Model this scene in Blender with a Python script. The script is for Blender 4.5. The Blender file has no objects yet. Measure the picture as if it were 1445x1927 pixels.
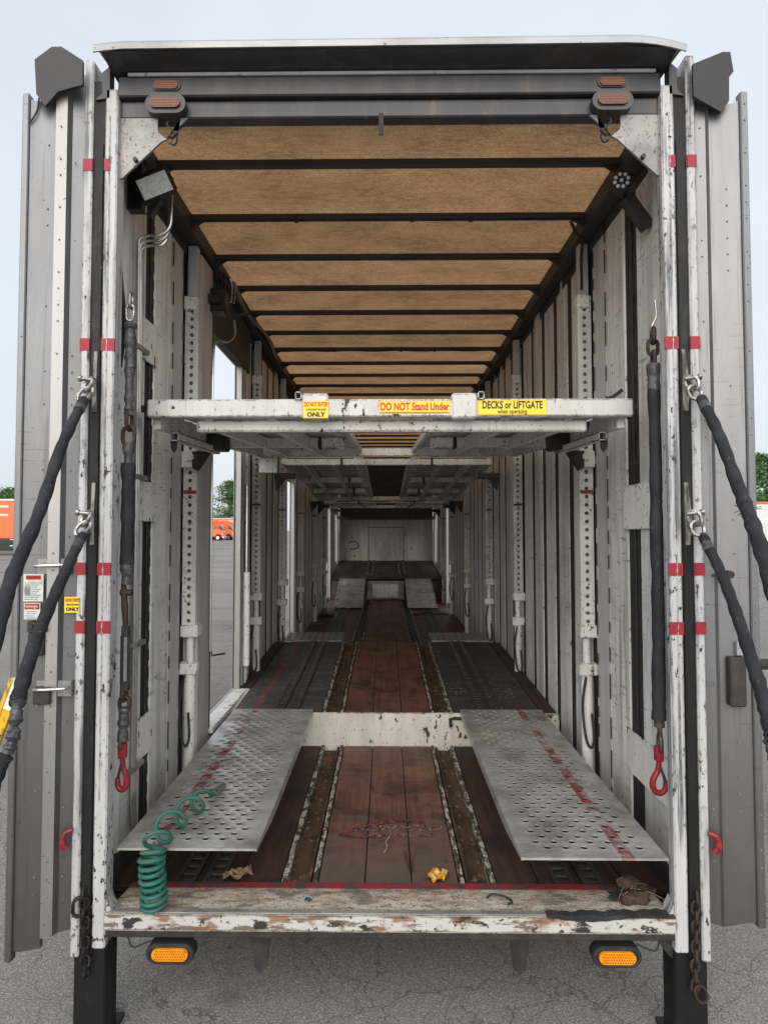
import bpy, math, random
from mathutils import Vector, Matrix
R = math.radians
random.seed(7)
S = bpy.context.scene
COL = S.collection

# ------------------------------------------------------------------ camera, sky, sun, exposure
cam_d = bpy.data.cameras.new('camera')
cam = bpy.data.objects.new('camera', cam_d); COL.objects.link(cam)
cam_d.sensor_fit = 'VERTICAL'; cam_d.sensor_height = 24.0
cam_d.lens = 24.0 * 1300 / 1927
cam_d.shift_x = 0.0067; cam_d.shift_y = -0.0114
cam_d.clip_start = 0.05; cam_d.clip_end = 3000
cam.location = (-0.012, -2.89, 2.12)
cam.rotation_euler = (R(92.4), 0, R(0.7))
S.camera = cam

SUN_EL, SUN_AZ = R(27), R(188)
w = bpy.data.worlds.new('World'); S.world = w; w.use_nodes = True
nt = w.node_tree; bg = nt.nodes['Background']
sky = nt.nodes.new('ShaderNodeTexSky'); sky.sky_type = 'NISHITA'; sky.sun_disc = False
sky.sun_elevation = SUN_EL; sky.sun_rotation = SUN_AZ
sky.air_density = 1.0; sky.dust_density = 4.0; sky.ozone_density = 1.0
tc = nt.nodes.new('ShaderNodeTexCoord')
no = nt.nodes.new('ShaderNodeTexNoise'); no.inputs['Scale'].default_value = 1.6; no.inputs['Detail'].default_value = 5
nt.links.new(tc.outputs['Generated'], no.inputs['Vector'])
cr = nt.nodes.new('ShaderNodeValToRGB')
cr.color_ramp.elements[0].position = .33; cr.color_ramp.elements[0].color = (3.75, 4.1, 4.55, 1)
cr.color_ramp.elements[1].position = .67; cr.color_ramp.elements[1].color = (4.75, 5.0, 5.3, 1)
nt.links.new(no.outputs['Fac'], cr.inputs['Fac'])
mx = nt.nodes.new('ShaderNodeMix'); mx.data_type = 'RGBA'; mx.inputs[0].default_value = .82
nt.links.new(sky.outputs[0], mx.inputs[6]); nt.links.new(cr.outputs[0], mx.inputs[7])
nt.links.new(mx.outputs[2], bg.inputs['Color']); bg.inputs['Strength'].default_value = 0.1

sun_d = bpy.data.lights.new('sun', 'SUN'); sun_d.energy = 1.5; sun_d.angle = R(70); sun_d.color = (1, .965, .92)
sun = bpy.data.objects.new('sun', sun_d); COL.objects.link(sun)
# from behind the camera, half way up the sky
sun.rotation_euler = Vector((.10, .89, -.45)).to_track_quat('-Z', 'Y').to_euler()
S.view_settings.view_transform = 'Standard'; S.view_settings.look = 'None'
S.view_settings.exposure = 1.0; S.view_settings.gamma = 1
S.cycles.use_denoising = True
S.cycles.max_bounces = 10; S.cycles.diffuse_bounces = 8; S.cycles.transmission_bounces = 4
S.cycles.sample_clamp_indirect = 6

# ------------------------------------------------------------------ materials
MATS = {}
def M(name, base, rough=.6, metal=0.0, layers=(), bump=None, spec=.4, alpha=None, emit=None, coat=0):
    """procedural material. layers: dict(s=(sx,sy,sz), lo, hi, c=colour, k=strength, d=detail, r=rough, t='noise'|'vor'|'crack'|'stripe')"""
    m = bpy.data.materials.new(name); m.use_nodes = True
    t = m.node_tree; N = t.nodes; Lk = t.links
    b = N['Principled BSDF']
    b.inputs['Roughness'].default_value = rough; b.inputs['Metallic'].default_value = metal
    b.inputs['Specular IOR Level'].default_value = spec
    if coat: b.inputs['Coat Weight'].default_value = coat
    if emit:
        b.inputs['Emission Color'].default_value = (*emit[0], 1); b.inputs['Emission Strength'].default_value = emit[1]
    geo = N.new('ShaderNodeNewGeometry')
    colr = N.new('ShaderNodeRGB'); colr.outputs[0].default_value = (*base, 1)
    cur = colr.outputs[0]; rv = None
    def noise(s, d, dist=0.0, typ='noise'):
        mp = N.new('ShaderNodeVectorMath'); mp.operation = 'MULTIPLY'; mp.inputs[1].default_value = s
        Lk.new(geo.outputs['Position'], mp.inputs[0])
        if typ == 'noise':
            n = N.new('ShaderNodeTexNoise'); n.inputs['Scale'].default_value = 1; n.inputs['Detail'].default_value = d
            n.inputs['Roughness'].default_value = .6; n.inputs['Distortion'].default_value = dist
            Lk.new(mp.outputs[0], n.inputs['Vector']); return n.outputs['Fac']
        v = N.new('ShaderNodeTexVoronoi'); v.inputs['Scale'].default_value = 1
        if typ == 'crack':
            n = N.new('ShaderNodeTexNoise'); n.inputs['Scale'].default_value = 2.2; n.inputs['Detail'].default_value = 6
            Lk.new(mp.outputs[0], n.inputs['Vector'])
            a = N.new('ShaderNodeVectorMath'); a.operation = 'MULTIPLY_ADD'; a.inputs[1].default_value = (.55,)*3
            Lk.new(n.outputs['Color'], a.inputs[0]); Lk.new(mp.outputs[0], a.inputs[2])
            v.feature = 'DISTANCE_TO_EDGE'; Lk.new(a.outputs[0], v.inputs['Vector'])
            return v.outputs['Distance']
        Lk.new(mp.outputs[0], v.inputs['Vector'])
        return v.outputs['Color'] if typ == 'cell' else v.outputs['Distance']
    def ramp(x, lo, hi):
        r = N.new('ShaderNodeMapRange'); r.inputs['From Min'].default_value = lo; r.inputs['From Max'].default_value = hi
        Lk.new(x, r.inputs['Value']); return r.outputs[0]
    def math_(op, a, b_):
        n = N.new('ShaderNodeMath'); n.operation = op
        for i, v in enumerate((a, b_)):
            if isinstance(v, (int, float)): n.inputs[i].default_value = v
            elif v is not None: Lk.new(v, n.inputs[i])
        return n.outputs[0]
    for L in layers:
        typ = L.get('t', 'noise')
        if typ == 'stripe':
            sx = N.new('ShaderNodeSeparateXYZ'); Lk.new(geo.outputs['Position'], sx.inputs[0])
            x = sx.outputs[L.get('axis', 0)]
            j = noise((26, 26, 26), 4)
            x = math_('ADD', x, math_('MULTIPLY', math_('SUBTRACT', j, .5), L.get('jit', .03)))
            dd = math_('ABSOLUTE', math_('SUBTRACT', x, L['at']), None)
            f = ramp(dd, L['w'], L['w'] * .8)
            f = math_('MULTIPLY', f, ramp(noise(L.get('s', (14, 14, 14)), 6), L['lo'], L['hi']))
        elif typ == 'side':   # true for faces whose normal has given axis sign
            sx = N.new('ShaderNodeSeparateXYZ'); Lk.new(geo.outputs['Normal'], sx.inputs[0])
            f = ramp(sx.outputs[L['axis']], L['lo'], L['hi'])
        elif typ == 'height':
            sx = N.new('ShaderNodeSeparateXYZ'); Lk.new(geo.outputs['Position'], sx.inputs[0])
            x = math_('ADD', sx.outputs[L.get('axis', 2)], math_('MULTIPLY', math_('SUBTRACT', noise(L['s'], 5), .5), L.get('jit', .5)))
            f = ramp(x, L['lo'], L['hi'])
        else:
            nz = noise(L['s'], L.get('d', 5), L.get('dist', 0), typ)
            if L.get('edge'):   # wear gathers along the edges
                bv = N.new('ShaderNodeBevel'); bv.samples = 4; bv.inputs['Radius'].default_value = .010
                dt = N.new('ShaderNodeVectorMath'); dt.operation = 'DOT_PRODUCT'
                Lk.new(bv.outputs[0], dt.inputs[0]); Lk.new(geo.outputs['Normal'], dt.inputs[1])
                nz = math_('ADD', nz, math_('MULTIPLY', ramp(dt.outputs['Value'], .995, .85), L['edge']))
            f = ramp(nz, L['lo'], L['hi'])
            if L.get('m'):   # multiply by a second coarse mask
                f = math_('MULTIPLY', f, ramp(noise(L['m'], 3), L.get('mlo', .45), L.get('mhi', .6)))
        f = math_('MULTIPLY', f, L.get('k', 1.0))
        mixn = N.new('ShaderNodeMix'); mixn.data_type = 'RGBA'
        Lk.new(f, mixn.inputs[0]); Lk.new(cur, mixn.inputs[6])
        mixn.inputs[7].default_value = (*L['c'], 1); cur = mixn.outputs[2]
        if 'r' in L:
            mr = N.new('ShaderNodeMix'); mr.data_type = 'FLOAT'; Lk.new(f, mr.inputs[0])
            if rv is None: mr.inputs[2].default_value = rough
            else: Lk.new(rv, mr.inputs[2])
            mr.inputs[3].default_value = L['r']; rv = mr.outputs[0]
    Lk.new(cur, b.inputs['Base Color'])
    if rv is not None: Lk.new(rv, b.inputs['Roughness'])
    if bump:
        bn = N.new('ShaderNodeBump'); bn.inputs['Strength'].default_value = bump[1]; bn.inputs['Distance'].default_value = bump[2] if len(bump) > 2 else .004
        Lk.new(noise(bump[0], 5), bn.inputs['Height']); Lk.new(bn.outputs[0], b.inputs['Normal'])
    MATS[name] = m
    return m

BLK = (.018, .017, .016)
RUST = (.12, .055, .025)
def worn_white(name, base, chip=.62, rust=.66, sc=1.0, dirt=.5, smear=0):
    return M(name, base, .5, 0, [
        dict(s=(9*sc, 9*sc, 1.2*sc), lo=.42, hi=.75, c=(.30, .29, .27), k=dirt),
        dict(s=(3, 3, 2.2), lo=.5, hi=.72, c=(.36, .33, .28), k=dirt*.7),
        dict(s=(40*sc, 40*sc, 26*sc), lo=chip, hi=chip+.015, c=(.035, .03, .028), d=6, r=.8, m=(2.3, 2.3, 1.6), mlo=.48, mhi=.55),
        dict(s=(90*sc, 90*sc, 45*sc), lo=chip+.075, hi=chip+.09, c=(.05, .04, .035), d=4, r=.8), dict(s=(13*sc, 13*sc, 6*sc), lo=.645, hi=.66, c=(.075, .055, .04), d=8, r=.85, edge=.10), dict(s=(60*sc, 60*sc, 1.4), lo=.61, hi=.70, c=(.20, .12, .06), k=.6, d=4, m=(6, 6, 1.4), mlo=.5, mhi=.6),
        dict(s=(15*sc, 15*sc, 6*sc), lo=rust, hi=rust+.05, c=RUST, k=.8, r=.9),
        dict(s=(40, 40, 1.5), lo=.48, hi=.60, c=(.09, .10, .11), k=smear, d=7, m=(4, 4, .9), mlo=.45, mhi=.53),
        dict(s=(55*sc, 55*sc, 30*sc), lo=.65, hi=.67, c=(.05, .04, .034), d=7, k=.9, edge=.13),
    ], bump=((60, 60, 40), .25, .002))
worn_white('post_white', (.50, .505, .51), .585, .68, 1.0, .6, smear=.85)
worn_white('beam_white', (.56, .55, .53), .61, .66)
worn_white('inner_white', (.78, .775, .745), .62, .69)
worn_white('riser_white', (.62, .60, .53), .61, .66, 1.0, .7)
M('track_white', (.68, .67, .63), .55, 0, [
    dict(s=(7, 7, 1.5), lo=.42, hi=.7, c=(.24, .23, .21), k=.6),
    dict(s=(70, 70, 55), lo=.60, hi=.62, c=(.03, .026, .024), d=6, m=(3, 3, 2.4), mlo=.46, mhi=.54),
    dict(s=(20, 20, 9), lo=.66, hi=.7, c=RUST, k=.8)])
M('wall_panel', (.78, .78, .755), .5, 0, [
    dict(s=(9, 9, .7), lo=.40, hi=.68, c=(.36, .36, .35), k=.7),
    dict(s=(2.2, 2.2, 3.5), lo=.5, hi=.75, c=(.30, .29, .27), k=.5),
    dict(s=(6, 6, 70), lo=.62, hi=.67, c=(.10, .097, .093), k=.65, d=3, m=(2.5, 2.5, 1.8), mlo=.48, mhi=.56),
    dict(s=(26, 26, 1.1), lo=.58, hi=.67, c=(.17, .155, .135), k=.6, d=6),
    dict(s=(45, 45, 26), lo=.62, hi=.64, c=(.06, .055, .05), d=6, k=.9, m=(3, 3, 2), mlo=.48, mhi=.55),
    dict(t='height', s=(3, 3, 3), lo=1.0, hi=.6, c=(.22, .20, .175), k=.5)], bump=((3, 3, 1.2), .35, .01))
M('grey_panel', (.56, .56, .55), .5, .1, [
    dict(s=(6, 6, .8), lo=.4, hi=.7, c=(.27, .27, .265), k=.6),
    dict(s=(70, 70, 40), lo=.66, hi=.68, c=(.06, .055, .05))], bump=((4, 4, 1.5), .3, .008))
M('strip_black', (.022, .022, .023), .55, 0, [dict(s=(30, 30, 6), lo=.5, hi=.75, c=(.09, .088, .085), k=.6)])
M('black_channel', (.0045, .0045, .005), .6, 0, [
    dict(s=(22, 22, 10), lo=.52, hi=.72, c=(.016, .016, .016), k=.7, r=.4),
    dict(s=(60, 60, 20), lo=.68, hi=.70, c=(.5, .5, .5), k=.7, m=(5, 5, 3), mlo=.55, mhi=.6)], bump=((50, 50, 30), .5, .003))
M('dark_steel', (.035, .035, .037), .5, .3, [dict(s=(12, 12, 12), lo=.45, hi=.7, c=(.08, .07, .062), k=.7)], bump=((40, 40, 40), .2, .002))
M('track_steel', (.085, .082, .078), .5, .5, [dict(s=(12, 12, 12), lo=.45, hi=.7, c=(.04, .036, .032), k=.8)])
M('bow_steel', (.045, .043, .042), .6, .1, [dict(s=(3, 12, 12), lo=.45, hi=.7, c=(.07, .062, .055), k=.6)])
M('gusset_grey', (.30, .29, .275), .5, .2, [
    dict(s=(5, 5, 5), lo=.42, hi=.68, c=(.13, .125, .12), k=.8),
    dict(s=(80, 80, 80), lo=.60, hi=.64, c=(.08, .075, .07))])
M('visor_metal', (.36, .365, .375), .4, .35, [dict(s=(3, 3, 3), lo=.45, hi=.7, c=(.2, .2, .2), k=.6),
    dict(s=(40, 40, 40), lo=.64, hi=.69, c=(.12, .1, .08))])
M('header_dark', (.045, .046, .050), .4, .2, [dict(s=(9, 9, 2), lo=.45, hi=.7, c=(.085, .08, .075), k=.7), dict(s=(14, 14, 3), lo=.60, hi=.68, c=(.12, .085, .06), k=.6)])
M('door_alu', (.195, .20, .208), .38, .6, [
    dict(s=(4, 4, .8), lo=.4, hi=.72, c=(.17, .172, .178), k=.7, r=.5),
    dict(s=(2.5, 2.5, 2.5), lo=.5, hi=.75, c=(.20, .19, .175), k=.6),
    dict(t='height', s=(4, 4, 2.2), lo=1.55, hi=.4, c=(.105, .092, .075), k=.7, jit=1.0),
    dict(s=(5, 5, 60), lo=.62, hi=.66, c=(.12, .12, .12), k=.6, d=3, m=(3, 3, 2), mlo=.48, mhi=.56), dict(s=(30, 30, 1.0), lo=.58, hi=.68, c=(.11, .105, .095), k=.6, d=6),
    dict(s=(75, 75, 60), lo=.685, hi=.70, c=(.05, .045, .04)),
    dict(s=(18, 18, 9), lo=.68, hi=.73, c=RUST, k=.5)], bump=((4, 4, 1.6), .4, .01))
M('door_rib', (.29, .29, .285), .4, .45, [
    dict(s=(6, 6, 1.2), lo=.4, hi=.72, c=(.37, .36, .35), k=.7),
    dict(t='height', s=(4, 4, 2.2), lo=1.3, hi=.3, c=(.2, .18, .16), k=.6, jit=1.0),
    dict(s=(60, 60, 60), lo=.67, hi=.69, c=(.05, .045, .04))])
def ramp_mat(name, at, k=1.0):
    return M(name, (.60, .59, .565), .38, .6, [
        dict(s=(5, 5, 5), lo=.42, hi=.7, c=(.19, .175, .15), k=.75, r=.6),
        dict(s=(18, 60, 30), lo=.5, hi=.75, c=(.22, .21, .195), k=.6),
        dict(t='stripe', at=at, w=.030, lo=.42, hi=.56, c=(.24, .035, .045), r=.7, k=k*.85, s=(12, 12, 12)),
        dict(s=(3, 3, 3), lo=.54, hi=.70, c=(.16, .115, .075), k=.6, r=.8), dict(s=(70, 12, 20), lo=.62, hi=.68, c=(.62, .61, .59), k=.5, r=.3)], bump=((25, 25, 25), .15, .002))
ramp_mat('ramp_left_steel', -.985); ramp_mat('ramp_right_steel', .985)
M('wood', (.165, .068, .042), .55, 0, [
    dict(s=(26, 1.6, 26), lo=.42, hi=.68, c=(.062, .027, .018), k=.8),
    dict(s=(4, 3, 4), lo=.46, hi=.66, c=(.030, .017, .013), k=.8),
    dict(s=(2.6, 5, 3), lo=.52, hi=.66, c=(.22, .095, .055), k=.6),
    dict(s=(95, 6, 95), lo=.6, hi=.68, c=(.016, .010, .008), k=.6),
    dict(t='height', axis=1, s=(3, 3, 3), lo=1.15, hi=.35, c=(.10, .08, .068), k=.8, jit=.7), dict(s=(6, 9, 6), lo=.50, hi=.64, c=(.13, .098, .078), k=.5), dict(s=(14, 2.5, 14), lo=.60, hi=.70, c=(.02, .014, .012), k=.7),
    dict(s=(150, 150, 150), lo=.70, hi=.72, c=(.17, .15, .12), k=.8, d=3)], bump=((40, 3, 40), .3, .003))
M('wood_dark', (.07, .036, .025), .65, 0, [
    dict(s=(26, 1.6, 26), lo=.42, hi=.68, c=(.02, .012, .009), k=.8),
    dict(s=(4, 3, 4), lo=.46, hi=.62, c=(.018, .014, .012), k=.8),
    dict(s=(150, 150, 150), lo=.69, hi=.71, c=(.14, .12, .1), k=.8, d=3)], bump=((40, 3, 40), .3, .003))
M('mat_black', (.04, .039, .038), .6, 0, [
    dict(s=(5, 5, 5), lo=.42, hi=.7, c=(.065, .06, .054), k=.8),
    dict(t='stripe', at=-1.0, w=.03, lo=.44, hi=.56, c=(.22, .03, .03), k=.85),
    dict(t='stripe', at=1.0, w=.03, lo=.47, hi=.60, c=(.16, .03, .03), k=.7),
    dict(s=(45, 30, 45), lo=.61, hi=.63, c=(.34, .33, .31), k=.9, m=(3, 3, 3), mlo=.5, mhi=.58), dict(s=(2, 9, 2), lo=.52, hi=.62, c=(.10, .085, .07), k=.6)], bump=((60, 60, 60), .4, .003))
M('rust_channel', (.075, .040, .020), .8, 0, [
    dict(s=(9, 4, 9), lo=.42, hi=.62, c=(.028, .017, .011), k=.9),
    dict(s=(7, 4, 7), lo=.56, hi=.68, c=(.23, .11, .04), k=.7),
    dict(s=(26, 18, 26), lo=.58, hi=.64, c=(.25, .21, .15), k=.6)], bump=((60, 60, 60), .6, .004))
M('rail_white', (.40, .37, .30), .7, 0, [
    dict(s=(40, 14, 40), lo=.47, hi=.52, c=(.05, .038, .028), d=6),
    dict(s=(12, 5, 12), lo=.52, hi=.6, c=(.12, .062, .028), k=.85),
    dict(s=(90, 60, 90), lo=.58, hi=.6, c=(.03, .025, .02))], bump=((70, 50, 70), .6, .004))
M('sill_top', (.46, .42, .34), .75, 0, [
    dict(s=(8, 20, 20), lo=.42, hi=.66, c=(.20, .14, .08), k=.8),
    dict(s=(12, 30, 30), lo=.54, hi=.64, c=(.17, .075, .026), k=.75),
    dict(s=(90, 90, 90), lo=.57, hi=.6, c=(.05, .04, .032), k=.85),
    dict(s=(5, 8, 8), lo=.56, hi=.66, c=(.10, .085, .07), k=.8)], bump=((80, 80, 80), .5, .003))
M('sill_face', (.48, .47, .45), .5, 0, [
    dict(s=(5, 20, 22), lo=.53, hi=.57, c=(.12, .085, .06), k=.9, d=7, r=.85, edge=.08),
    dict(s=(9, 20, 16), lo=.54, hi=.62, c=(.20, .085, .03), k=.8),
    dict(s=(7, 20, 12), lo=.57, hi=.60, c=(.03, .028, .027), d=6),
    dict(s=(40, 40, 40), lo=.62, hi=.64, c=(.06, .04, .03))], bump=((60, 60, 60), .4, .003))
M('red_paint', (.30, .014, .028), .5, 0, [
    dict(s=(60, 60, 40), lo=.62, hi=.64, c=(.03, .027, .025), d=6),
    dict(s=(25, 25, 25), lo=.62, hi=.7, c=(.16, .03, .035), k=.7)])
M('red_line', (.24, .022, .028), .6, 0, [
    dict(s=(14, 30, 30), lo=.47, hi=.54, c=(.055, .05, .047), d=6),
    dict(s=(60, 60, 60), lo=.6, hi=.64, c=(.03, .03, .03))])
M('red_hook', (.24, .012, .02), .4, 0, [dict(s=(30, 30, 30), lo=.55, hi=.62, c=(.06, .02, .018), k=.9)])
M('rubber', (.022, .022, .024), .75, 0, [dict(s=(16, 16, 16), lo=.45, hi=.7, c=(.052, .052, .055), k=.7)], bump=((90, 90, 30), .5, .003))
M('sleeve', (.014, .015, .018), .8, 0, [
    dict(s=(9, 9, 9), lo=.42, hi=.7, c=(.036, .038, .044), k=.7),
    dict(s=(60, 60, 20), lo=.64, hi=.7, c=(.13, .13, .13), k=.5)], bump=((28, 28, 14), .8, .008))
M('tape', (.05, .052, .057), .35, 0, [dict(s=(40, 40, 40), lo=.5, hi=.62, c=(.11, .115, .12), k=.8)], bump=((45, 45, 45), .9, .008))
M('chain_steel', (.11, .10, .09), .5, .7, [dict(s=(30, 30, 30), lo=.48, hi=.62, c=(.09, .05, .03), k=.8, r=.85)])
M('chain_dark', (.022, .021, .02), .55, .5, [dict(s=(30, 30, 30), lo=.5, hi=.64, c=(.06, .05, .045), k=.8)])
M('anchor_steel', (.30, .29, .26), .6, .3, [dict(s=(30, 30, 8), lo=.44, hi=.58, c=(.035, .032, .03), k=.9)])
M('chain_rust', (.045, .035, .03), .7, .4, [dict(s=(30, 30, 30), lo=.48, hi=.62, c=(.10, .045, .022), k=.8)])
M('shackle', (.32, .31, .29), .35, .8, [dict(s=(50, 50, 50), lo=.5, hi=.6, c=(.07, .06, .05), k=.8)])
M('tube_steel', (.50, .49, .47), .28, .9, [dict(s=(20, 20, 5), lo=.5, hi=.7, c=(.2, .19, .18), k=.7)])
M('hose_green', (.016, .12, .09), .5, 0, [dict(s=(9, 9, 9), lo=.48, hi=.66, c=(.07, .11, .09), k=.7, r=.8), dict(s=(30, 30, 30), lo=.5, hi=.7, c=(.05, .15, .12), k=.6)])
M('fitting', (.25, .27, .28), .4, .7, [dict(s=(40, 40, 40), lo=.5, hi=.65, c=(.1, .1, .1), k=.7)])
M('yellow_sticker', (.80, .60, .03), .45, 0, [dict(s=(30, 30, 30), lo=.6, hi=.72, c=(.45, .36, .1), k=.5)])
M('orange_edge', (.70, .30, .03), .45)
M('text_red', (.55, .035, .02), .5, 0, [dict(s=(120, 120, 120), lo=.62, hi=.65, c=(.75, .5, .05), k=.8)])
M('text_black', (.012, .012, .011), .5)
M('white_sticker', (.55, .57, .55), .5, 0, [dict(s=(25, 25, 25), lo=.5, hi=.68, c=(.34, .34, .29), k=.8)])
M('text_faint', (.17, .18, .18), .5, 0, [dict(s=(60, 60, 60), lo=.5, hi=.6, c=(.38, .39, .37), k=.7)])
M('logo_red', (.26, .045, .035), .7, 0, [dict(s=(60, 30, 60), lo=.44, hi=.52, c=(.05, .030, .022), d=6)])
M('logo_grey', (.25, .20, .16), .7, 0, [dict(s=(60, 30, 60), lo=.44, hi=.54, c=(.05, .032, .024), d=6)])
M('amber_dim', (.11, .04, .018), .35, 0, [dict(s=(60, 60, 60), lo=.5, hi=.6, c=(.07, .028, .015), k=.7)])
M('amber_lit', (.62, .22, .01), .3, 0, [dict(s=(40, 40, 40), lo=.45, hi=.62, c=(.45, .13, .005), k=.7)], emit=((1, .33, .012), .14))
M('amber_led', (.35, .10, .0), .4)
M('lens_glass', (.62, .64, .60), .2, 0, [dict(s=(120, 120, 40), lo=.45, hi=.6, c=(.25, .27, .26), k=.8)], spec=.7)
M('lamp_reflector', (.75, .76, .72), .3, .6, [dict(s=(90, 90, 30), lo=.45, hi=.6, c=(.5, .52, .5), k=.7)])
M('led_dot', (.75, .74, .68), .25)
M('black_plastic', (.02, .02, .021), .45)
M('debris_leaf', (.26, .18, .10), .8, 0, [dict(s=(30, 30, 30), lo=.45, hi=.65, c=(.16, .10, .05), k=.8)])
M('wrapper', (.62, .30, .03), .35, 0, [dict(s=(30, 30, 30), lo=.58, hi=.64, c=(.55, .5, .42))])
M('wrapper_white', (.6, .58, .52), .5)
M('rag', (.05, .032, .022), .9, 0, [dict(s=(40, 40, 40), lo=.45, hi=.65, c=(.10, .065, .04), k=.8)], bump=((60, 60, 60), .8, .01))
M('straw', (.34, .26, .15), .8)
M('blue_cloth', (.03, .06, .11), .8)
M('orange_paint', (.72, .125, .022), .35, 0, [dict(s=(.6, .6, .6), lo=.4, hi=.7, c=(.62, .10, .02), k=.4)], coat=.3)
M('trailer_white', (.66, .66, .66), .5, 0, [dict(s=(.5, .5, 2), lo=.45, hi=.7, c=(.5, .5, .49), k=.6)])
M('chrome', (.6, .6, .62), .2, .9)
M('window_glass', (.10, .13, .15), .08, 0, spec=.8)
M('tyre', (.018, .018, .018), .8)
M('yellow_paint', (.66, .40, .015), .5, 0, [dict(s=(30, 30, 12), lo=.58, hi=.62, c=(.30, .19, .03)), dict(s=(60, 60, 30), lo=.63, hi=.65, c=(.03, .03, .03))])
M('white_paint', (.72, .72, .68), .5)
M('bark', (.07, .05, .035), .9)
def leaf_mat(n, a, b_):
    return M(n, a, .6, 0, [dict(s=(.9, .9, .9), lo=.4, hi=.62, c=b_, k=.9), dict(s=(5, 5, 5), lo=.45, hi=.65, c=tuple(x*.55 for x in a), k=.6)])
leaf_mat('leaf_green', (.075, .15, .055), (.11, .19, .06)); leaf_mat('leaf_blue', (.055, .10, .07), (.04, .085, .055)); leaf_mat('leaf_fresh', (.085, .165, .045), (.055, .12, .04))
M('asphalt', (.27, .252, .224), .75, 0, [
    dict(s=(.35, .35, .35), lo=.38, hi=.66, c=(.30, .285, .26), k=.7),
    dict(s=(.03, .30, .2), lo=.47, hi=.62, c=(.13, .122, .112), k=.75),
    dict(s=(95, 95, 95), lo=.42, hi=.68, c=(.10, .096, .09), k=.9, d=3),
    dict(t='cell', s=(190, 190, 190), lo=.70, hi=.78, c=(.46, .44, .41), k=.75),
    dict(t='cell', s=(75, 75, 75), lo=.90, hi=.93, c=(.34, .32, .29), k=.8),
    dict(t='crack', s=(3.1, 3.1, 3.1), lo=.009, hi=.003, c=(.05, .048, .045), k=.6),
    dict(t='crack', s=(1.1, 1.1, 1.1), lo=.007, hi=.002, c=(.05, .047, .043), k=.5), dict(s=(1.1, 1.1, 1.1), lo=.60, hi=.68, c=(.09, .085, .08), k=.6),
    dict(s=(2.3, 2.3, 2.3), lo=.66, hi=.71, c=(.06, .057, .054), k=.6)], bump=((110, 110, 110), .9, .006), spec=.25)
# fibreglass roof: lets the daylight through
rm = bpy.data.materials.new('fibreglass_roof'); rm.use_nodes = True; MATS['fibreglass_roof'] = rm
t = rm.node_tree; t.nodes.clear()
out = t.nodes.new('ShaderNodeOutputMaterial'); g = t.nodes.new('ShaderNodeNewGeometry')
cols = []
for s, lo, hi in (((16, 40, 30), .38, .62), ((2.6, 3.6, 2), .38, .64), ((90, 120, 60), .40, .60)):
    v = t.nodes.new('ShaderNodeVectorMath'); v.operation = 'MULTIPLY'; v.inputs[1].default_value = s
    t.links.new(g.outputs['Position'], v.inputs[0])
    n = t.nodes.new('ShaderNodeTexNoise'); n.inputs['Scale'].default_value = 1; n.inputs['Detail'].default_value = 4
    t.links.new(v.outputs[0], n.inputs['Vector'])
    mr = t.nodes.new('ShaderNodeMapRange'); mr.inputs['From Min'].default_value = lo; mr.inputs['From Max'].default_value = hi
    t.links.new(n.outputs['Fac'], mr.inputs['Value']); cols.append(mr.outputs[0])
a = t.nodes.new('ShaderNodeMix'); a.data_type = 'RGBA'; a.inputs[6].default_value = (.40, .225, .110, 1); a.inputs[7].default_value = (.24, .132, .066, 1)
t.links.new(cols[1], a.inputs[0])
b2 = t.nodes.new('ShaderNodeMix'); b2.data_type = 'RGBA'; b2.inputs[7].default_value = (.46, .30, .165, 1)
mm = t.nodes.new('ShaderNodeMath'); mm.operation = 'MULTIPLY'; mm.inputs[1].default_value = .45
t.links.new(cols[0], mm.inputs[0]); t.links.new(mm.outputs[0], b2.inputs[0]); t.links.new(a.outputs[2], b2.inputs[6])
b3 = t.nodes.new('ShaderNodeMix'); b3.data_type = 'RGBA'; b3.inputs[7].default_value = (.13, .075, .042, 1)
m3 = t.nodes.new('ShaderNodeMath'); m3.operation = 'MULTIPLY'; m3.inputs[1].default_value = .5
t.links.new(cols[2], m3.inputs[0]); t.links.new(m3.outputs[0], b3.inputs[0]); t.links.new(b2.outputs[2], b3.inputs[6])
oi = t.nodes.new('ShaderNodeObjectInfo'); hv = t.nodes.new('ShaderNodeHueSaturation')
mo = t.nodes.new('ShaderNodeMapRange'); mo.inputs['To Min'].default_value = .72; mo.inputs['To Max'].default_value = 1.18
t.links.new(oi.outputs['Random'], mo.inputs['Value']); t.links.new(mo.outputs[0], hv.inputs['Value']); t.links.new(b3.outputs[2], hv.inputs['Color'])
tr = t.nodes.new('ShaderNodeBsdfTranslucent'); df = t.nodes.new('ShaderNodeBsdfDiffuse'); ms = t.nodes.new('ShaderNodeMixShader'); ms.inputs[0].default_value = .62
t.links.new(hv.outputs[0], tr.inputs[0]); t.links.new(hv.outputs[0], df.inputs[0])
t.links.new(df.outputs[0], ms.inputs[1]); t.links.new(tr.outputs[0], ms.inputs[2]); t.links.new(ms.outputs[0], out.inputs[0])

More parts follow.
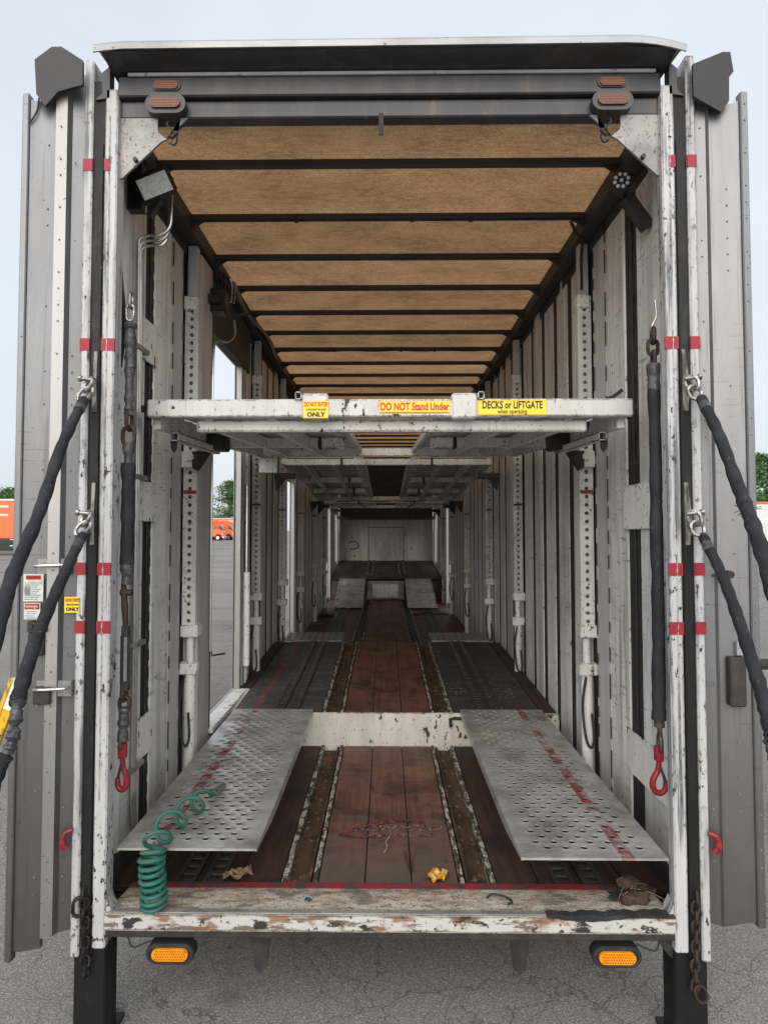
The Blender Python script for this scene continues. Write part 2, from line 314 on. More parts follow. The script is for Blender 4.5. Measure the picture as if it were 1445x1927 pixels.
# ------------------------------------------------------------------ mesh helpers
WORLD = {}
class MB:
    def __init__(s): s.v = []; s.f = []; s.m = []; s.mi = 0
    def add(s, vs, fs):
        o = len(s.v); s.v += [Vector(v) for v in vs]; s.f += [tuple(i + o for i in f) for f in fs]; s.m += [s.mi] * len(fs); return s
    def box(s, x0, x1, y0, y1, z0, z1, c=0.0):
        if x0 > x1: x0, x1 = x1, x0
        if y0 > y1: y0, y1 = y1, y0
        if z0 > z1: z0, z1 = z1, z0
        c = min(c, (x1-x0)*.45, (y1-y0)*.45, (z1-z0)*.45)
        if c <= 0:
            return s.add([(x0,y0,z0),(x1,y0,z0),(x1,y1,z0),(x0,y1,z0),(x0,y0,z1),(x1,y0,z1),(x1,y1,z1),(x0,y1,z1)],
                         [(0,3,2,1),(4,5,6,7),(0,1,5,4),(1,2,6,5),(2,3,7,6),(3,0,4,7)])
        X = (x0, x1); Y = (y0, y1); Z = (z0, z1); vs = []; ix = {}
        for i in (0, 1):
            for j in (0, 1):
                for k in (0, 1):
                    for a in range(3):
                        p = [X[i], Y[j], Z[k]]
                        for b in range(3):
                            if b != a: p[b] += c * (1 if (i, j, k)[b] == 0 else -1)
                        ix[i, j, k, a] = len(vs); vs.append(p)
        fs = []
        def q(l): fs.append(tuple(l))
        for k in (0, 1):
            o = 1 if k else -1
            q([ix[0,0,k,2],ix[1,0,k,2],ix[1,1,k,2],ix[0,1,k,2]][::o])
            q([ix[0,k,0,1],ix[0,k,1,1],ix[1,k,1,1],ix[1,k,0,1]][::o])
            q([ix[k,0,0,0],ix[k,1,0,0],ix[k,1,1,0],ix[k,0,1,0]][::o])
        for i in (0, 1):
            for j in (0, 1):
                o = 1 if i == j else -1
                q([ix[i,j,0,0],ix[i,j,0,1],ix[i,j,1,1],ix[i,j,1,0]][::o])
                q([ix[i,0,j,0],ix[i,0,j,2],ix[i,1,j,2],ix[i,1,j,0]][::o] )
                q([ix[0,i,j,1],ix[0,i,j,2],ix[1,i,j,2],ix[1,i,j,1]][::-o])
        for i in (0, 1):
            for j in (0, 1):
                for k in (0, 1): q([ix[i,j,k,0],ix[i,j,k,1],ix[i,j,k,2]])
        return s.add(vs, fs)
    def bar(s, p0, p1, w, h, up=(0, 0, 1)):
        p0 = Vector(p0); p1 = Vector(p1); d = (p1 - p0).normalized(); r = d.cross(Vector(up))
        if r.length < 1e-4: r = d.cross(Vector((0, 1, 0)))
        r.normalize(); u = r.cross(d); r = r * w / 2; u = u * h / 2
        vs = [p + a * r + b * u for p in (p0, p1) for a, b in ((-1, -1), (1, -1), (1, 1), (-1, 1))]
        return s.add(vs, [(0,1,2,3),(7,6,5,4),(0,4,5,1),(1,5,6,2),(2,6,7,3),(3,7,4,0)])
    def prism(s, poly, axis, a, b):
        """poly in the two other axes (order x,y,z minus axis)"""
        n = len(poly); vs = []
        for h in (a, b):
            for p in poly:
                q = list(p); q.insert(axis, h); vs.append(q)
        return s.add(vs, [tuple(range(n)), tuple(range(2*n-1, n-1, -1))] + [(i, i+n, (i+1) % n + n, (i+1) % n) for i in range(n)])
    def tube(s, pts, r, n=8, closed=False, cap=True):
        pts = [Vector(p) for p in pts]; N = len(pts); rr = r if isinstance(r, (list, tuple)) else [r]*N
        o = len(s.v); prev = None
        for i, p in enumerate(pts):
            if closed: d = pts[(i+1) % N] - pts[i-1]
            else: d = pts[min(i+1, N-1)] - pts[max(i-1, 0)]
            d.normalize()
            if prev is None:
                u = d.orthogonal().normalized()
            else:
                u = prev - d * prev.dot(d)
                u = u.normalized() if u.length > 1e-6 else d.orthogonal().normalized()
            prev = u; w_ = d.cross(u)
            for k in range(n):
                a = 2*math.pi*k/n; s.v.append(p + (u*math.cos(a) + w_*math.sin(a))*rr[i])
        for i in range(N if closed else N-1):
            j = (i+1) % N
            off = 0
            if closed and j == 0:   # match the frame twist at the seam
                best = min(range(n), key=lambda k: (s.v[o + k] - s.v[o+i*n]).length); off = best
            for k in range(n):
                s.f.append((o+i*n+k, o+i*n+(k+1) % n, o+j*n+(k+1+off) % n, o+j*n+(k+off) % n)); s.m.append(s.mi)
        if cap and not closed:
            s.f.append(tuple(o+k for k in range(n))[::-1]); s.f.append(tuple(o+(N-1)*n+k for k in range(n))); s.m += [s.mi]*2
        return s
    def cyl(s, p0, p1, r, n=16): return s.tube([p0, p1], r, n)
    def xf(s, mat, start=0):
        for i in range(start, len(s.v)): s.v[i] = mat @ s.v[i]
        return s
    def jig(s, a, start=0):
        for i in range(start, len(s.v)): s.v[i] += Vector((random.uniform(-a, a), random.uniform(-a, a), random.uniform(-a, a)))
        return s
    def build(s, name, mat, parent=None, origin=None, angle=32):
        me = bpy.data.meshes.new(name)
        if origin is None:
            xs = [v.x for v in s.v]; ys = [v.y for v in s.v]; zs = [v.z for v in s.v]
            origin = Vector(((min(xs)+max(xs))/2, (min(ys)+max(ys))/2, min(zs)))
        origin = Vector(origin)
        me.from_pydata([tuple(v - origin) for v in s.v], [], s.f)
        mats = mat if isinstance(mat, (list, tuple)) else [mat]
        for m in mats: me.materials.append(MATS[m])
        me.polygons.foreach_set('material_index', s.m)
        me.polygons.foreach_set('use_smooth', [True]*len(s.f))
        me.set_sharp_from_angle(angle=R(angle)); me.update()
        return link(name, me, origin, parent)
def link(name, data, origin, parent=None):
    o = bpy.data.objects.new(name, data); COL.objects.link(o)
    WORLD[o.name] = Vector(origin)
    if parent is not None:
        o.parent = parent; o.location = Vector(origin) - WORLD[parent.name]
    else: o.location = origin
    return o
def tag(o, label, cat, group=None, kind=None):
    if label: o['label'] = label
    if cat: o['category'] = cat
    if group: o['group'] = group
    if kind: o['kind'] = kind
    return o
def thing(name, label, cat, loc=(0, 0, 0), group=None): return tag(link(name, None, loc), label, cat, group)
def cp(o, off, parent=None, name=None):
    """copy of an object (and its children) moved by off; mesh data shared"""
    c = bpy.data.objects.new(name or o.name.split('.')[0], o.data); COL.objects.link(c)
    WORLD[c.name] = WORLD[o.name] + Vector(off)
    c.rotation_euler = o.rotation_euler
    if parent is not None: c.parent = parent; c.location = WORLD[c.name] - WORLD[parent.name]
    else: c.location = WORLD[c.name]
    for ch in o.children: cp(ch, off, c)
    return c
def B(*a, c=0.0): return MB().box(*a, c=c)
def text(name, s, size, mat, parent, loc, rot=(90, 0, 0), sx=1.0, bold=0.0, align='CENTER', ext=.0006, shear=0):
    cu = bpy.data.curves.new('t', 'FONT'); cu.body = s; cu.size = size; cu.align_x = align; cu.align_y = 'CENTER'
    cu.extrude = ext; cu.offset = bold; cu.resolution_u = 3; cu.shear = shear
    o = bpy.data.objects.new('t', cu); COL.objects.link(o)
    dg = bpy.context.evaluated_depsgraph_get(); me = bpy.data.meshes.new_from_object(o.evaluated_get(dg))
    bpy.data.objects.remove(o); bpy.data.curves.remove(cu)
    from mathutils import Euler
    me.transform(Euler([R(a) for a in rot]).to_matrix().to_4x4() @ Matrix.Diagonal((sx, 1, 1, 1)))
    me.materials.clear(); me.materials.append(MATS[mat]); me.name = name
    return link(name, me, loc, parent)
def spline(pts, n=10):
    P = [Vector(p) for p in pts]; P = [2*P[0]-P[1]] + P + [2*P[-1]-P[-2]]; out = []
    for i in range(1, len(P)-2):
        a, b, c, d = P[i-1:i+3]
        for k in range(n):
            t = k/n; out.append(.5*((2*b)+(-a+c)*t+(2*a-5*b+4*c-d)*t*t+(-a+3*b-3*c+d)*t**3))
    out.append(P[-2]); return out
def link_loop(c, d, side, L, W, r, n=6, seg=5):
    """a chain link: stadium loop centred c, long axis d, short axis side"""
    c = Vector(c); d = Vector(d).normalized(); side = Vector(side).normalized(); pts = []
    h = L/2 - W/2
    for s in (1, -1):
        for k in range(seg+1):
            a = math.pi*k/seg
            pts.append(c + d*(s*(h + math.sin(a)*W/2)) + side*(s*math.cos(a)*W/2))
    return MB().tube(pts, r, n, closed=True)

# ------------------------------------------------------------------ the ground
gm = MB(); gm.add([(-600, -60, 0), (600, -60, 0), (600, 900, 0), (-600, 900, 0)], [(0, 1, 2, 3)])
tag(gm.build('ground', 'asphalt', origin=(0, 0, 0)), 'cracked grey asphalt lot under and around the trailer', None, kind='structure')

# ------------------------------------------------------------------ the trailer
T = thing('car_hauler_trailer', 'open white enclosed car hauler trailer seen from its rear', 'trailer')
LEN = 15.9
POSTS_L = [1.39, 3.6, 5.25, 7.0, 9.0, 11.0]; POSTS_R = [1.39, 3.6, 5.42, 7.68, 10.1, 12.0]
OPEN_L = [(1.83, 2.99, .78, 3.52), (5.80, 6.45, .62, 2.75), (11.35, 12.55, .62, 2.6), (14.3, 14.9, 1.3, 2.5)]; OPEN_R = [(10.4, 11.5, .62, 2.6), (14.3, 14.9, 1.3, 2.5)]  # far openings enlarged, right one by the nose added, to let more daylight inside

# --- rear frame: two liftgate posts
for sgn in (-1, 1):
    def xb(a, b): return (a*sgn, b*sgn)
    P = MB()
    P.box(*xb(1.217, 1.163), 0, .085 if sgn < 0 else .06, .40, 4.02, .006)
    post = P.build('rear_post', 'post_white', T)
    f = MB(); f.box(*xb(1.307, 1.270), 0, .09, .365, 4.15, .006); f.build('outer_flange', 'post_white', post)
    c = MB(); c.box(*xb(1.2695, 1.2175), .012, .09, .37, 4.06); c.build('track_channel', 'black_channel', post)
    c = MB(); c.box(*xb(1.262, 1.224), .004, .0115, .46, 3.78, .002); c.build('slider_bar', 'black_channel', post)
    wl = MB()   # weld bead line on the inner flange
    wl.tube([(sgn*(1.195+random.uniform(-.001, .001)), -.001, z/60) for z in range(60, 235)], [.0025+.0015*(i % 2) for i in range(175)], 5)
    wl.build('weld_bead', 'post_white', post)
    for z in (3.685, 2.905, 1.955, 1.712):
        b = MB(); b.box(*xb(1.309, 1.2685), -.003, .004, z-.026, z+.026)
        b.build('red_band', 'red_paint', post)
        b = MB(); b.box(*xb(1.2185, 1.161 if z < 3 else 1.19), -.003, .004, z-.027, z+.025)
        b.build('red_band', 'red_paint', post)
    # foot gusset of the post and the black leg that carries it
    g = MB(); g.prism([(1.16*sgn, .45), (1.165*sgn, .60), (1.12*sgn, .505), (1.115*sgn, .45)], 1, .01, .08); g.build('foot_gusset', 'post_white', post)
    lg = MB(); lg.box(*xb(1.298, 1.166), .02, .15, 0.0, .44, .006); lg.box(*xb(1.31, 1.15), -.01, .2, 0, .018)
    lg.build('support_leg', 'black_channel', T)
    if sgn > 0:
        lg = MB(); lg.prism([(1.19, .46), (1.07, .47), (1.15, .37), (1.19, .34)], 1, .04, .09); lg.build('corner_brace', 'dark_steel', T)
    # little red latch at the side of the post
    h = MB(); h.tube(spline([(sgn*1.30, -.01, .885), (sgn*1.325, -.02, .875), (sgn*1.332, -.025, .84), (sgn*1.318, -.02, .815)], 4), [.012]*8+[.016]*5, 8)
    h.build('latch_hook', 'red_hook', T)

# --- header, visor, gussets, upper lamps with their reflections
hd = MB(); hd.box(-1.165, 1.165, .0, .12, 3.985, 4.075, .006); hd = hd.build('rear_header', 'header_dark', T)
b = MB(); b.box(-1.165, 1.165, .03, .10, 3.905, 3.983, .006); b.build('header_beam', 'header_dark', hd)
b = MB(); b.box(-1.12, 1.14, -.012, .0, 4.068, 4.084, .003); b.build('header_trim', 'visor_metal', hd)
b = MB(); b.box(-.04, -.02, .02, .026, 3.82, 3.915); b.xf(Matrix.Translation((0, 0, 0))); b.build('strap_end', 'rubber', hd)
vs = MB(); prof = []
NX = 40
def visor_top(x):
    z = 4.150 + .010*(x+1.22)/2.4
    e = (x - .98)/.24
    if e > 0: z -= .040*e*e
    e = (-1.12 - x)/.1
    if e > 0: z -= .012*e
    return z
rings = []
for i in range(NX+1):
    x = -1.222 + 2.443*i/NX; z = visor_top(x)
    rings.append([(x, -.125, z-.042), (x, -.130, z-.02), (x, -.115, z-.004), (x, -.06, z+.012), (x, .15, z+.03), (x, .15, z+.022), (x, -.055, z+.001), (x, -.105, z-.014), (x, -.118, z-.042)])
k = len(rings[0])
for r_ in rings: vs.v += [Vector(p) for p in r_]
for i in range(NX):
    for j in range(k): vs.f.append((i*k+j, i*k+(j+1) % k, (i+1)*k+(j+1) % k, (i+1)*k+j)); vs.m.append(0)
vs.f += [tuple(range(k))[::-1], tuple(NX*k+j for j in range(k))]; vs.m += [0, 0]
visor = vs.build('roof_visor', 'visor_metal', T)
b = MB(); b.prism([(-.112, 4.105), (-.03, 4.088), (.13, 4.09), (.13, 4.15), (-.02, 4.15)], 0, -1.19, 1.19); b.build('visor_underside', 'header_dark', visor)
for sgn in (-1, 1):
    b = MB(); b.prism([(sgn*1.20, 3.98), (sgn*1.20, 4.12), (sgn*1.235, 4.09), (sgn*1.232, 4.0), (sgn*1.262, 3.97)], 1, .0, .05)
    b.build('corner_cap', 'header_dark', visor)
for sgn in (-1, 1):
    # triangular corner plate with a round hole: built as a fan of quads around the hole
    g = MB(); cx, cz, r = .945, 3.865, .055; outl = [(1.165, 3.905), (.868, 3.905), (.90, 3.865), (.99, 3.79), (1.08, 3.71), (1.158, 3.640), (1.165, 3.64)]
    # only lower half of hole is open below the lamp
    poly = [(1.165, 3.905), (1.165, 3.64), (1.158, 3.64)] + [(1.158-.29*i/8, 3.64+.265*i/8) for i in range(1, 9)]
    g.prism([(sgn*x, z) for x, z in [(1.165, 3.905), (1.165, 3.64), (1.152, 3.64), (1.0, 3.785), (1.0, 3.905)]], 1, .028, .04)
    g.prism([(sgn*x, z) for x, z in [(1.0, 3.905), (1.0, 3.86), (.985, 3.83), (.955, 3.812), (.93, 3.818), (.918, 3.835), (.905, 3.87), (.868, 3.905)]][::1], 1, .029, .041) if False else None
    g.prism([(sgn*x, z) for x, z in [(1.0, 3.785), (.985, 3.80), (.96, 3.812), (.995, 3.84), (1.0, 3.86)]], 1, .028, .04)
    g.prism([(sgn*x, z) for x, z in [(.96, 3.812), (.868, 3.905), (.90, 3.905), (.905, 3.86), (.925, 3.835)]], 1, .028, .04)
    gu = g.build('corner_gusset', 'gusset_grey', T)
    b = MB(); b.cyl((sgn*1.09, .03, 3.715), (sgn*1.09, .008, 3.715), .010, 6); b.build('bolt', 'dark_steel', gu)
    for z, nm, s in ((3.945, 'header_lamp_and_reflection', 1.0), (4.03, 'header_lamp_and_reflection', .82)):  # upper, dimmer oval stands in for the lower lamp's reflection in the header
        def stad(w_, h_, n=10):
            pts = []
            for q in (1, -1):
                for i in range(n+1):
                    a = -math.pi/2 + math.pi*i/n
                    pts.append((q*((w_-h_)/2 + math.cos(a)*h_/2), q*math.sin(a)*h_/2))
            return pts
        X = sgn*.955
        hb = MB(); hb.prism([(X+p[0], z+p[1]) for p in (stad(.175, .084) if z < 4 else stad(.125, .046))], 1, -.014 if z < 4 else -.006, .0 if z > 4 else .03); hl = hb.build(nm, 'header_dark', T)
        ln = MB(); ln.prism([(X+p[0], z+p[1]) for p in stad(.13*s, .045*s)], 1, -.024 if z < 4 else -.012, -.014 if z < 4 else -.006); ln.build('amber_lens', 'amber_dim', hl)
        rb = MB()
        for i in range(12):
            for j in range(3): rb.box(X+(-.055+i*.01)*s-.002, X+(-.055+i*.01)*s+.002, -.026 if z < 4 else -.014, -.0235 if z < 4 else -.0115, z+(j-1)*.012*s-.002, z+(j-1)*.012*s+.002)
        tag(rb.build('led_dots', 'amber_led', hl), None, None, kind='stuff')
    b = MB(); b.tube(spline([(sgn*.945, .03, 3.90), (sgn*.95, .0, 3.86), (sgn*.925, -.01, 3.83), (sgn*.905, .0, 3.80), (sgn*.92, .01, 3.775), (sgn*.945, .02, 3.79)], 5), .004, 6)
    b.tube([(sgn*.905, -.004, 3.822), (sgn*.93, -.008, 3.795)], .010, 8); b.build('lamp_cable', 'rubber', gu)

# --- sill
sl = MB(); sl.prism([(0, .482), (0, .543), (.012, .548), (.30, .512), (.30, .44), (.02, .44)], 0, -1.16, 1.16)
sill = sl.build('rear_sill', 'sill_top', T)
b = MB(); b.box(-1.165, 1.165, -.006, .0, .484, .541); b.build('sill_face', 'sill_face', sill)
b = MB(); b.box(-1.165, 1.165, .004, .06, .446, .480, .004); b.build('sill_lower_edge', 'dark_steel', sill)
b = MB(); b.box(-1.16, 1.16, .258, .305, .5185, .522); b.build('red_line', 'red_line', sill)
b = MB(); b.box(-1.15, 1.15, -.002, .030, .5455, .552, .002); b.build('edge_strip', 'gusset_grey', sill)
tp = MB()   # torn black rubber on the right end of the sill
for i in range(31):
    x = .64 + .52*i/30; a = .004+.016*max(0, math.sin(i*.16))+.0015*math.sin(i*1.9); top_ = .003*math.sin(i*.8)
    tp.v += [Vector((x, -.010, .549-a)), Vector((x, -.011, .5545+top_)), Vector((x, .02+.022*i/30+.006*math.sin(i*1.7), .5555+top_))]
for i in range(30):
    for j in (0, 1): tp.f.append((i*3+j, (i+1)*3+j, (i+1)*3+j+1, i*3+j+1)); tp.m.append(0)
tp.build('torn_rubber', 'rubber', sill)
for s in (-1, 1):      # bumper brackets and lamps under the sill
    b = MB(); b.prism([(s*.55-.04, .44), (s*.55+.055, .44), (s*.55+.03, .26), (s*.55+.005, .235), (s*.55-.02, .26)], 1, .12, .15); b.build('bumper_bracket', 'dark_steel', T)
    X = -.893 if s < 0 else .925
    hb = MB(); hb.prism([(X+p[0], .385+p[1]) for p in stad(.20, .085)], 1, .0, .05); hl = hb.build('sill_lamp', 'black_plastic', T)
    rg = MB(); rg.tube([(X+p[0], -.002, .385+p[1]) for p in stad(.18, .068)], .007, 6, closed=True); rg.build('lamp_gasket', 'rubber', hl)
    ln = MB(); ln.prism([(X+p[0], .385+p[1]) for p in stad(.148, .048)], 1, -.012, .0); ln.build('amber_lens', 'amber_lit', hl)
    rb = MB()
    for i in range(13):
        for j in range(4):
            x_ = X-.06+i*.01+(.005 if j % 2 else 0); rb.box(x_-.0026, x_+.0026, -.0135, -.0115, .385+(j-1.5)*.0105-.0026, .385+(j-1.5)*.0105+.0026)
    tag(rb.build('led_dots', 'amber_led', hl), None, None, kind='stuff')
    b = MB(); b.tube(spline([(X+.09*s, .03, .42), (X+.16*s, .02, .40), (X+.19*s, .04, .43), (X+.22*s, .05, .45)], 5), .004, 6); b.build('lamp_cable', 'rubber', hl)
# underframe
b = MB(); b.box(-1.27, 1.27, .32, 2.30, .36, .44); b.box(-.5, -.38, .3, 15, .28, .40); b.box(.38, .5, .3, 15, .28, .40)
b.build('underframe', 'dark_steel', T)
for yy in (3.0, 3.95):
    for s in (-1, 1):
        wm = MB(); wm.cyl((s*.98, yy, .34), (s*1.25, yy, .34), .34, 28); wh = wm.build('wheel', 'tyre', T)
        wm = MB(); wm.cyl((s*1.22, yy, .34), (s*1.262, yy, .34), .2, 24); wm.cyl((s*1.22, yy, .34), (s*1.285, yy, .34), .08, 12); wm.build('rim', 'chrome', wh)

# --- floors
def zlo(y): return .5
def plank(parent, x0, x1, y0, y1, z0, z1, mat='wood', dz=None, th=.03, name='plank'):
    m = MB(); m.box(x0+.0025, x1-.0025, y0, y1, -th, 0, .003)
    for v in m.v:
        t_ = (v.y-y0)/(y1-y0); v.z += z0+(z1-z0)*t_ + (random.uniform(-.0012, .0012) if dz is None else dz)
    return m.build(name, mat, parent)
def sloped(x0, x1, y0, y1, za, zb, th, c=.002):
    m = MB(); m.box(x0, x1, y0, y1, -th, 0, c)
    for v in m.v: v.z += za+(zb-za)*(v.y-y0)/(y1-y0)
    return m
def track(parent, x, y0, y1, z0, z1, w_=.075, pitch=.075, mat='track_steel'):
    """slotted tie-down rail: two edge bars joined by rungs"""
    m = MB(); n = int((y1-y0)/pitch); zf = lambda y: z0+(z1-z0)*(y-y0)/(y1-y0)
    for a in (-1, 1):
        m.add([(x+a*w_/2-.009, y0, zf(y0)+.004), (x+a*w_/2+.009, y0, zf(y0)+.004), (x+a*w_/2+.009, y1, zf(y1)+.004), (x+a*w_/2-.009, y1, zf(y1)+.004),
               (x+a*w_/2-.009, y0, zf(y0)+.012), (x+a*w_/2+.009, y0, zf(y0)+.012), (x+a*w_/2+.009, y1, zf(y1)+.012), (x+a*w_/2-.009, y1, zf(y1)+.012)],
              [(4, 5, 6, 7), (0, 1, 5, 4), (1, 2, 6, 5), (3, 0, 4, 7)])
    for i in range(n+1):
        y = y0+.01+i*pitch; m.box(x-w_/2+.01, x+w_/2-.01, y, y+.028, zf(y)+.003, zf(y)+.010)
    return m.build('tie_down_rail', mat, parent)
def floor_strip(parent, y0, y1, z0, z1, centre, outer, rails='rail_white', outer_n=4, wide=1.27):
    for i in range(3): plank(parent, -.322+i*.2147, -.322+(i+1)*.2147, y0, y1, z0, z1, centre)
    for s in (-1, 1):
        a = lambda p, q: (min(s*p, s*q), max(s*p, s*q))
        sloped(*a(.326, .348), y0, y1, z0+.006, z1+.006, .05).build('inner_rail', rails, parent)
        sloped(*a(.358, .372), y0, y1, z0-.004, z1-.004, .05).build('rail_lip', 'rust_channel', parent)
        sloped(*a(.372, .462), y0, y1, z0-.035, z1-.035, .02).build('rust_channel', 'rust_channel', parent)
        sloped(*a(.464, .490), y0, y1, z0+.006, z1+.006, .05).build('outer_rail', rails, parent)
        if outer_n:
            wd = (wide-.494)/outer_n
            for i in range(outer_n): plank(parent, *a(.494+i*wd, .494+(i+1)*wd), y0, y1, z0, z1, outer)
lf = MB(); lf.box(-1.27, 1.27, .31, 2.36, .442, .462); lower = lf.build('lower_floor', 'dark_steel', T)
floor_strip(lower, .305, 2.35, .505, .500, 'wood', 'wood_dark', outer_n=4)
for x in (-.93, -.80, .80, .93): track(lower, x, .31, 2.3, .505, .50)
# worn logo sprayed on the centre planks
def flat_ribbon(pts, w0, mat, name, parent, z=.5085):
    m = MB(); n = len(pts)
    for i, p in enumerate(pts):
        d = (Vector(pts[min(i+1, n-1)]) - Vector(pts[max(i-1, 0)])).normalized(); nn = Vector((-d.y, d.x)); ww = w0[i] if isinstance(w0, list) else w0
        m.v += [Vector((p[0]+nn.x*ww, p[1]+nn.y*ww, z)), Vector((p[0]-nn.x*ww, p[1]-nn.y*ww, z))]
    for i in range(n-1): m.f.append((2*i, 2*i+1, 2*i+3, 2*i+2)); m.m.append(0)
    return m.build(name, mat, parent)
arc = [(-.255+.44*i/24, .815+.19*math.sin(i/24*2.0)**.8-.0*i) for i in range(25)]
flat_ribbon([Vector(p) for p in arc], [.012+.008*math.sin(i/24*3.1) for i in range(25)], 'logo_red', 'logo_swoosh', lower)
arc = [(-.255+.26*i/16, .815-.035*math.sin(i/16*1.9)+.055*i/16) for i in range(17)]
flat_ribbon([Vector(p) for p in arc], [.022*math.sin(math.pi*(i+.6)/17) for i in range(17)], 'logo_red', 'logo_swoosh', lower, .5088)
arc = [(.04+.155*i/10, 1.005+.02*math.sin(i/10*3)-.03*(i/10)**2) for i in range(11)]
flat_ribbon([Vector(p) for p in arc], .007, 'logo_red', 'logo_swoosh', lower, .5091)
text('logo_word', 'ROMPOLO', .095, 'logo_grey', lower, (.045, .905, .5095), (0, 0, 2), 1.02, 0, shear=.6, ext=.0004)
text('logo_word', 'Carriers, Inc.', .058, 'logo_grey', lower, (.075, .825, .5095), (0, 0, 1), 1.15, 0, ext=.0004)

rs = MB(); rs.box(-1.28, 1.28, 2.36, 2.385, .46, .742, .004); riser = rs.build('step_riser', 'riser_white', T)
b = MB(); b.tube([(.47, 2.30, .66), (.47, 2.345, .70), (.50, 2.35, .705), (.56, 2.35, .705)], .012, 8); b.build('ramp_hook', 'dark_steel', riser)
b = MB(); b.prism([(1.27, .742), (1.13, .742), (1.27, .60)], 1, 2.30, 2.355); b.build('corner_bracket', 'riser_white', riser)
Y0, Y1, Z0, Z1 = 2.365, 4.95, .748, .85
md = sloped(-1.27, 1.27, Y0+.03, Y1, Z0-.045, Z1-.045, .06).build('middle_deck', 'dark_steel', T)
floor_strip(md, Y0, Y1, Z0, Z1, 'wood', 'mat_black', outer_n=0)
for s in (-1, 1):
    a = lambda p, q: (min(s*p, s*q), max(s*p, s*q))
    n = 4
    for i in range(n):
        ya, yb = Y0+(Y1-Y0)*i/n, Y0+(Y1-Y0)*(i+1)/n; zf = lambda y: Z0+(Z1-Z0)*(y-Y0)/(Y1-Y0)
        plank(md, *a(.494, 1.15), ya, yb-.004, zf(ya)+.002, zf(yb)+.002, 'mat_black', name='mat_sheet')
        plank(md, *a(1.154, 1.268), ya, yb-.004, zf(ya), zf(yb), 'riser_white' if s < 0 and i == 0 else 'wood_dark', name='edge_board')
    for x in (.71, .82): track(md, s*x, Y0+.02, Y1-.02, Z0+.004, Z1+.004, .06, .07)
    # ribbed transition plate at the far end of the deck
    tp_ = sloped(*a(.50, 1.15), Y1+.01, Y1+.42, Z1+.015, Z1+.045, .012); tp_ = tp_.build('transition_plate', 'gusset_grey', md)
    for i in range(9):
        x = .53+i*.075; m = sloped(*a(x, x+.03), Y1+.012, Y1+.42, Z1+.022, Z1+.052, .006, .001); m.build('rib', 'door_rib', tp_)
    sloped(*a(.0, .494), Y1, Y1+.012, Z1-.02, Z1-.02, .26, 0).build('end_plate', 'dark_steel', md)
ff = MB(); ff.box(-1.27, 1.27, 4.97, 12.62, .49, .51); far = ff.build('far_floor', 'dark_steel', T)
floor_strip(far, 4.975, 12.6, .54, .54, 'wood', 'wood', outer_n=3)
for x in (-.86, -.74, .74, .86): track(far, x, 5.4, 11.6, .545, .545, .06, .09)
b = MB(); b.box(-1.03, -.985, 5.4, 11.2, .546, .549); b.build('red_line', 'red_line', far)
b = MB(); b.box(.985, 1.02, 5.4, 11.2, .546, .549); b.build('red_line', 'red_line', far)
fr = MB(); fr.box(-1.26, 1.26, 12.6, 12.64, .48, 1.0); frr = fr.build('front_riser', 'dark_steel', T)
b = MB(); b.box(-.42, .40, 12.55, 12.598, .56, .97, .01); bx = b.build('step_box', 'gusset_grey', frr)
b = MB(); b.box(-.30, .28, 12.53, 12.549, .60, .90, .006); b.build('box_cover', 'inner_white', bx)
fd = sloped(-1.26, 1.26, 12.6, 15.88, 1.0, 1.27, .03).build('front_deck', 'mat_black', T)
for s in (-1, 1):
    for p, q in ((.30, .345), (.42, .465)):
        sloped(min(s*p, s*q), max(s*p, s*q), 13.2, 15.8, 1.075, 1.29, .03).build('deck_rail', 'rail_white', fd)
    for x in (.70, .82): track(fd, s*x, 12.65, 15.8, 1.004, 1.272, .05, .1)
sloped(-.46, .46, 12.60, 13.6, 1.02, 1.10, .015).build('tread_plate', 'rust_channel', fd)
fw = MB(); fw.box(-1.27, 1.27, 15.9, 15.93, .9, 2.38); fwl = fw.build('front_wall', 'riser_white', T)
b = MB()
for x0, x1, z0, z1 in ((-.48, -.465, 1.27, 2.17), (.465, .48, 1.27, 2.17), (-.48, .48, 2.165, 2.18)): b.box(x0, x1, 15.885, 15.9, z0, z1)
b.build('hatch_frame', 'dark_steel', fwl)
b = MB(); b.tube(spline([(-1.02, 15.88, 1.74), (-.85, 15.87, 1.80), (-.74, 15.87, 1.66), (-.88, 15.87, 1.58), (-.98, 15.88, 1.6)], 5), .012, 5); b.build('hanging_cord', 'rubber', fwl)
b = MB(); b.box(-1.27, 1.27, 15.93, 15.96, .9, 4.05); b.build('nose_wall', 'dark_steel', T)
b = MB(); b.box(-1.27, 1.27, 14.9, 15.9, 2.38, 2.46); b.build('nose_shelf', 'strip_black', T)

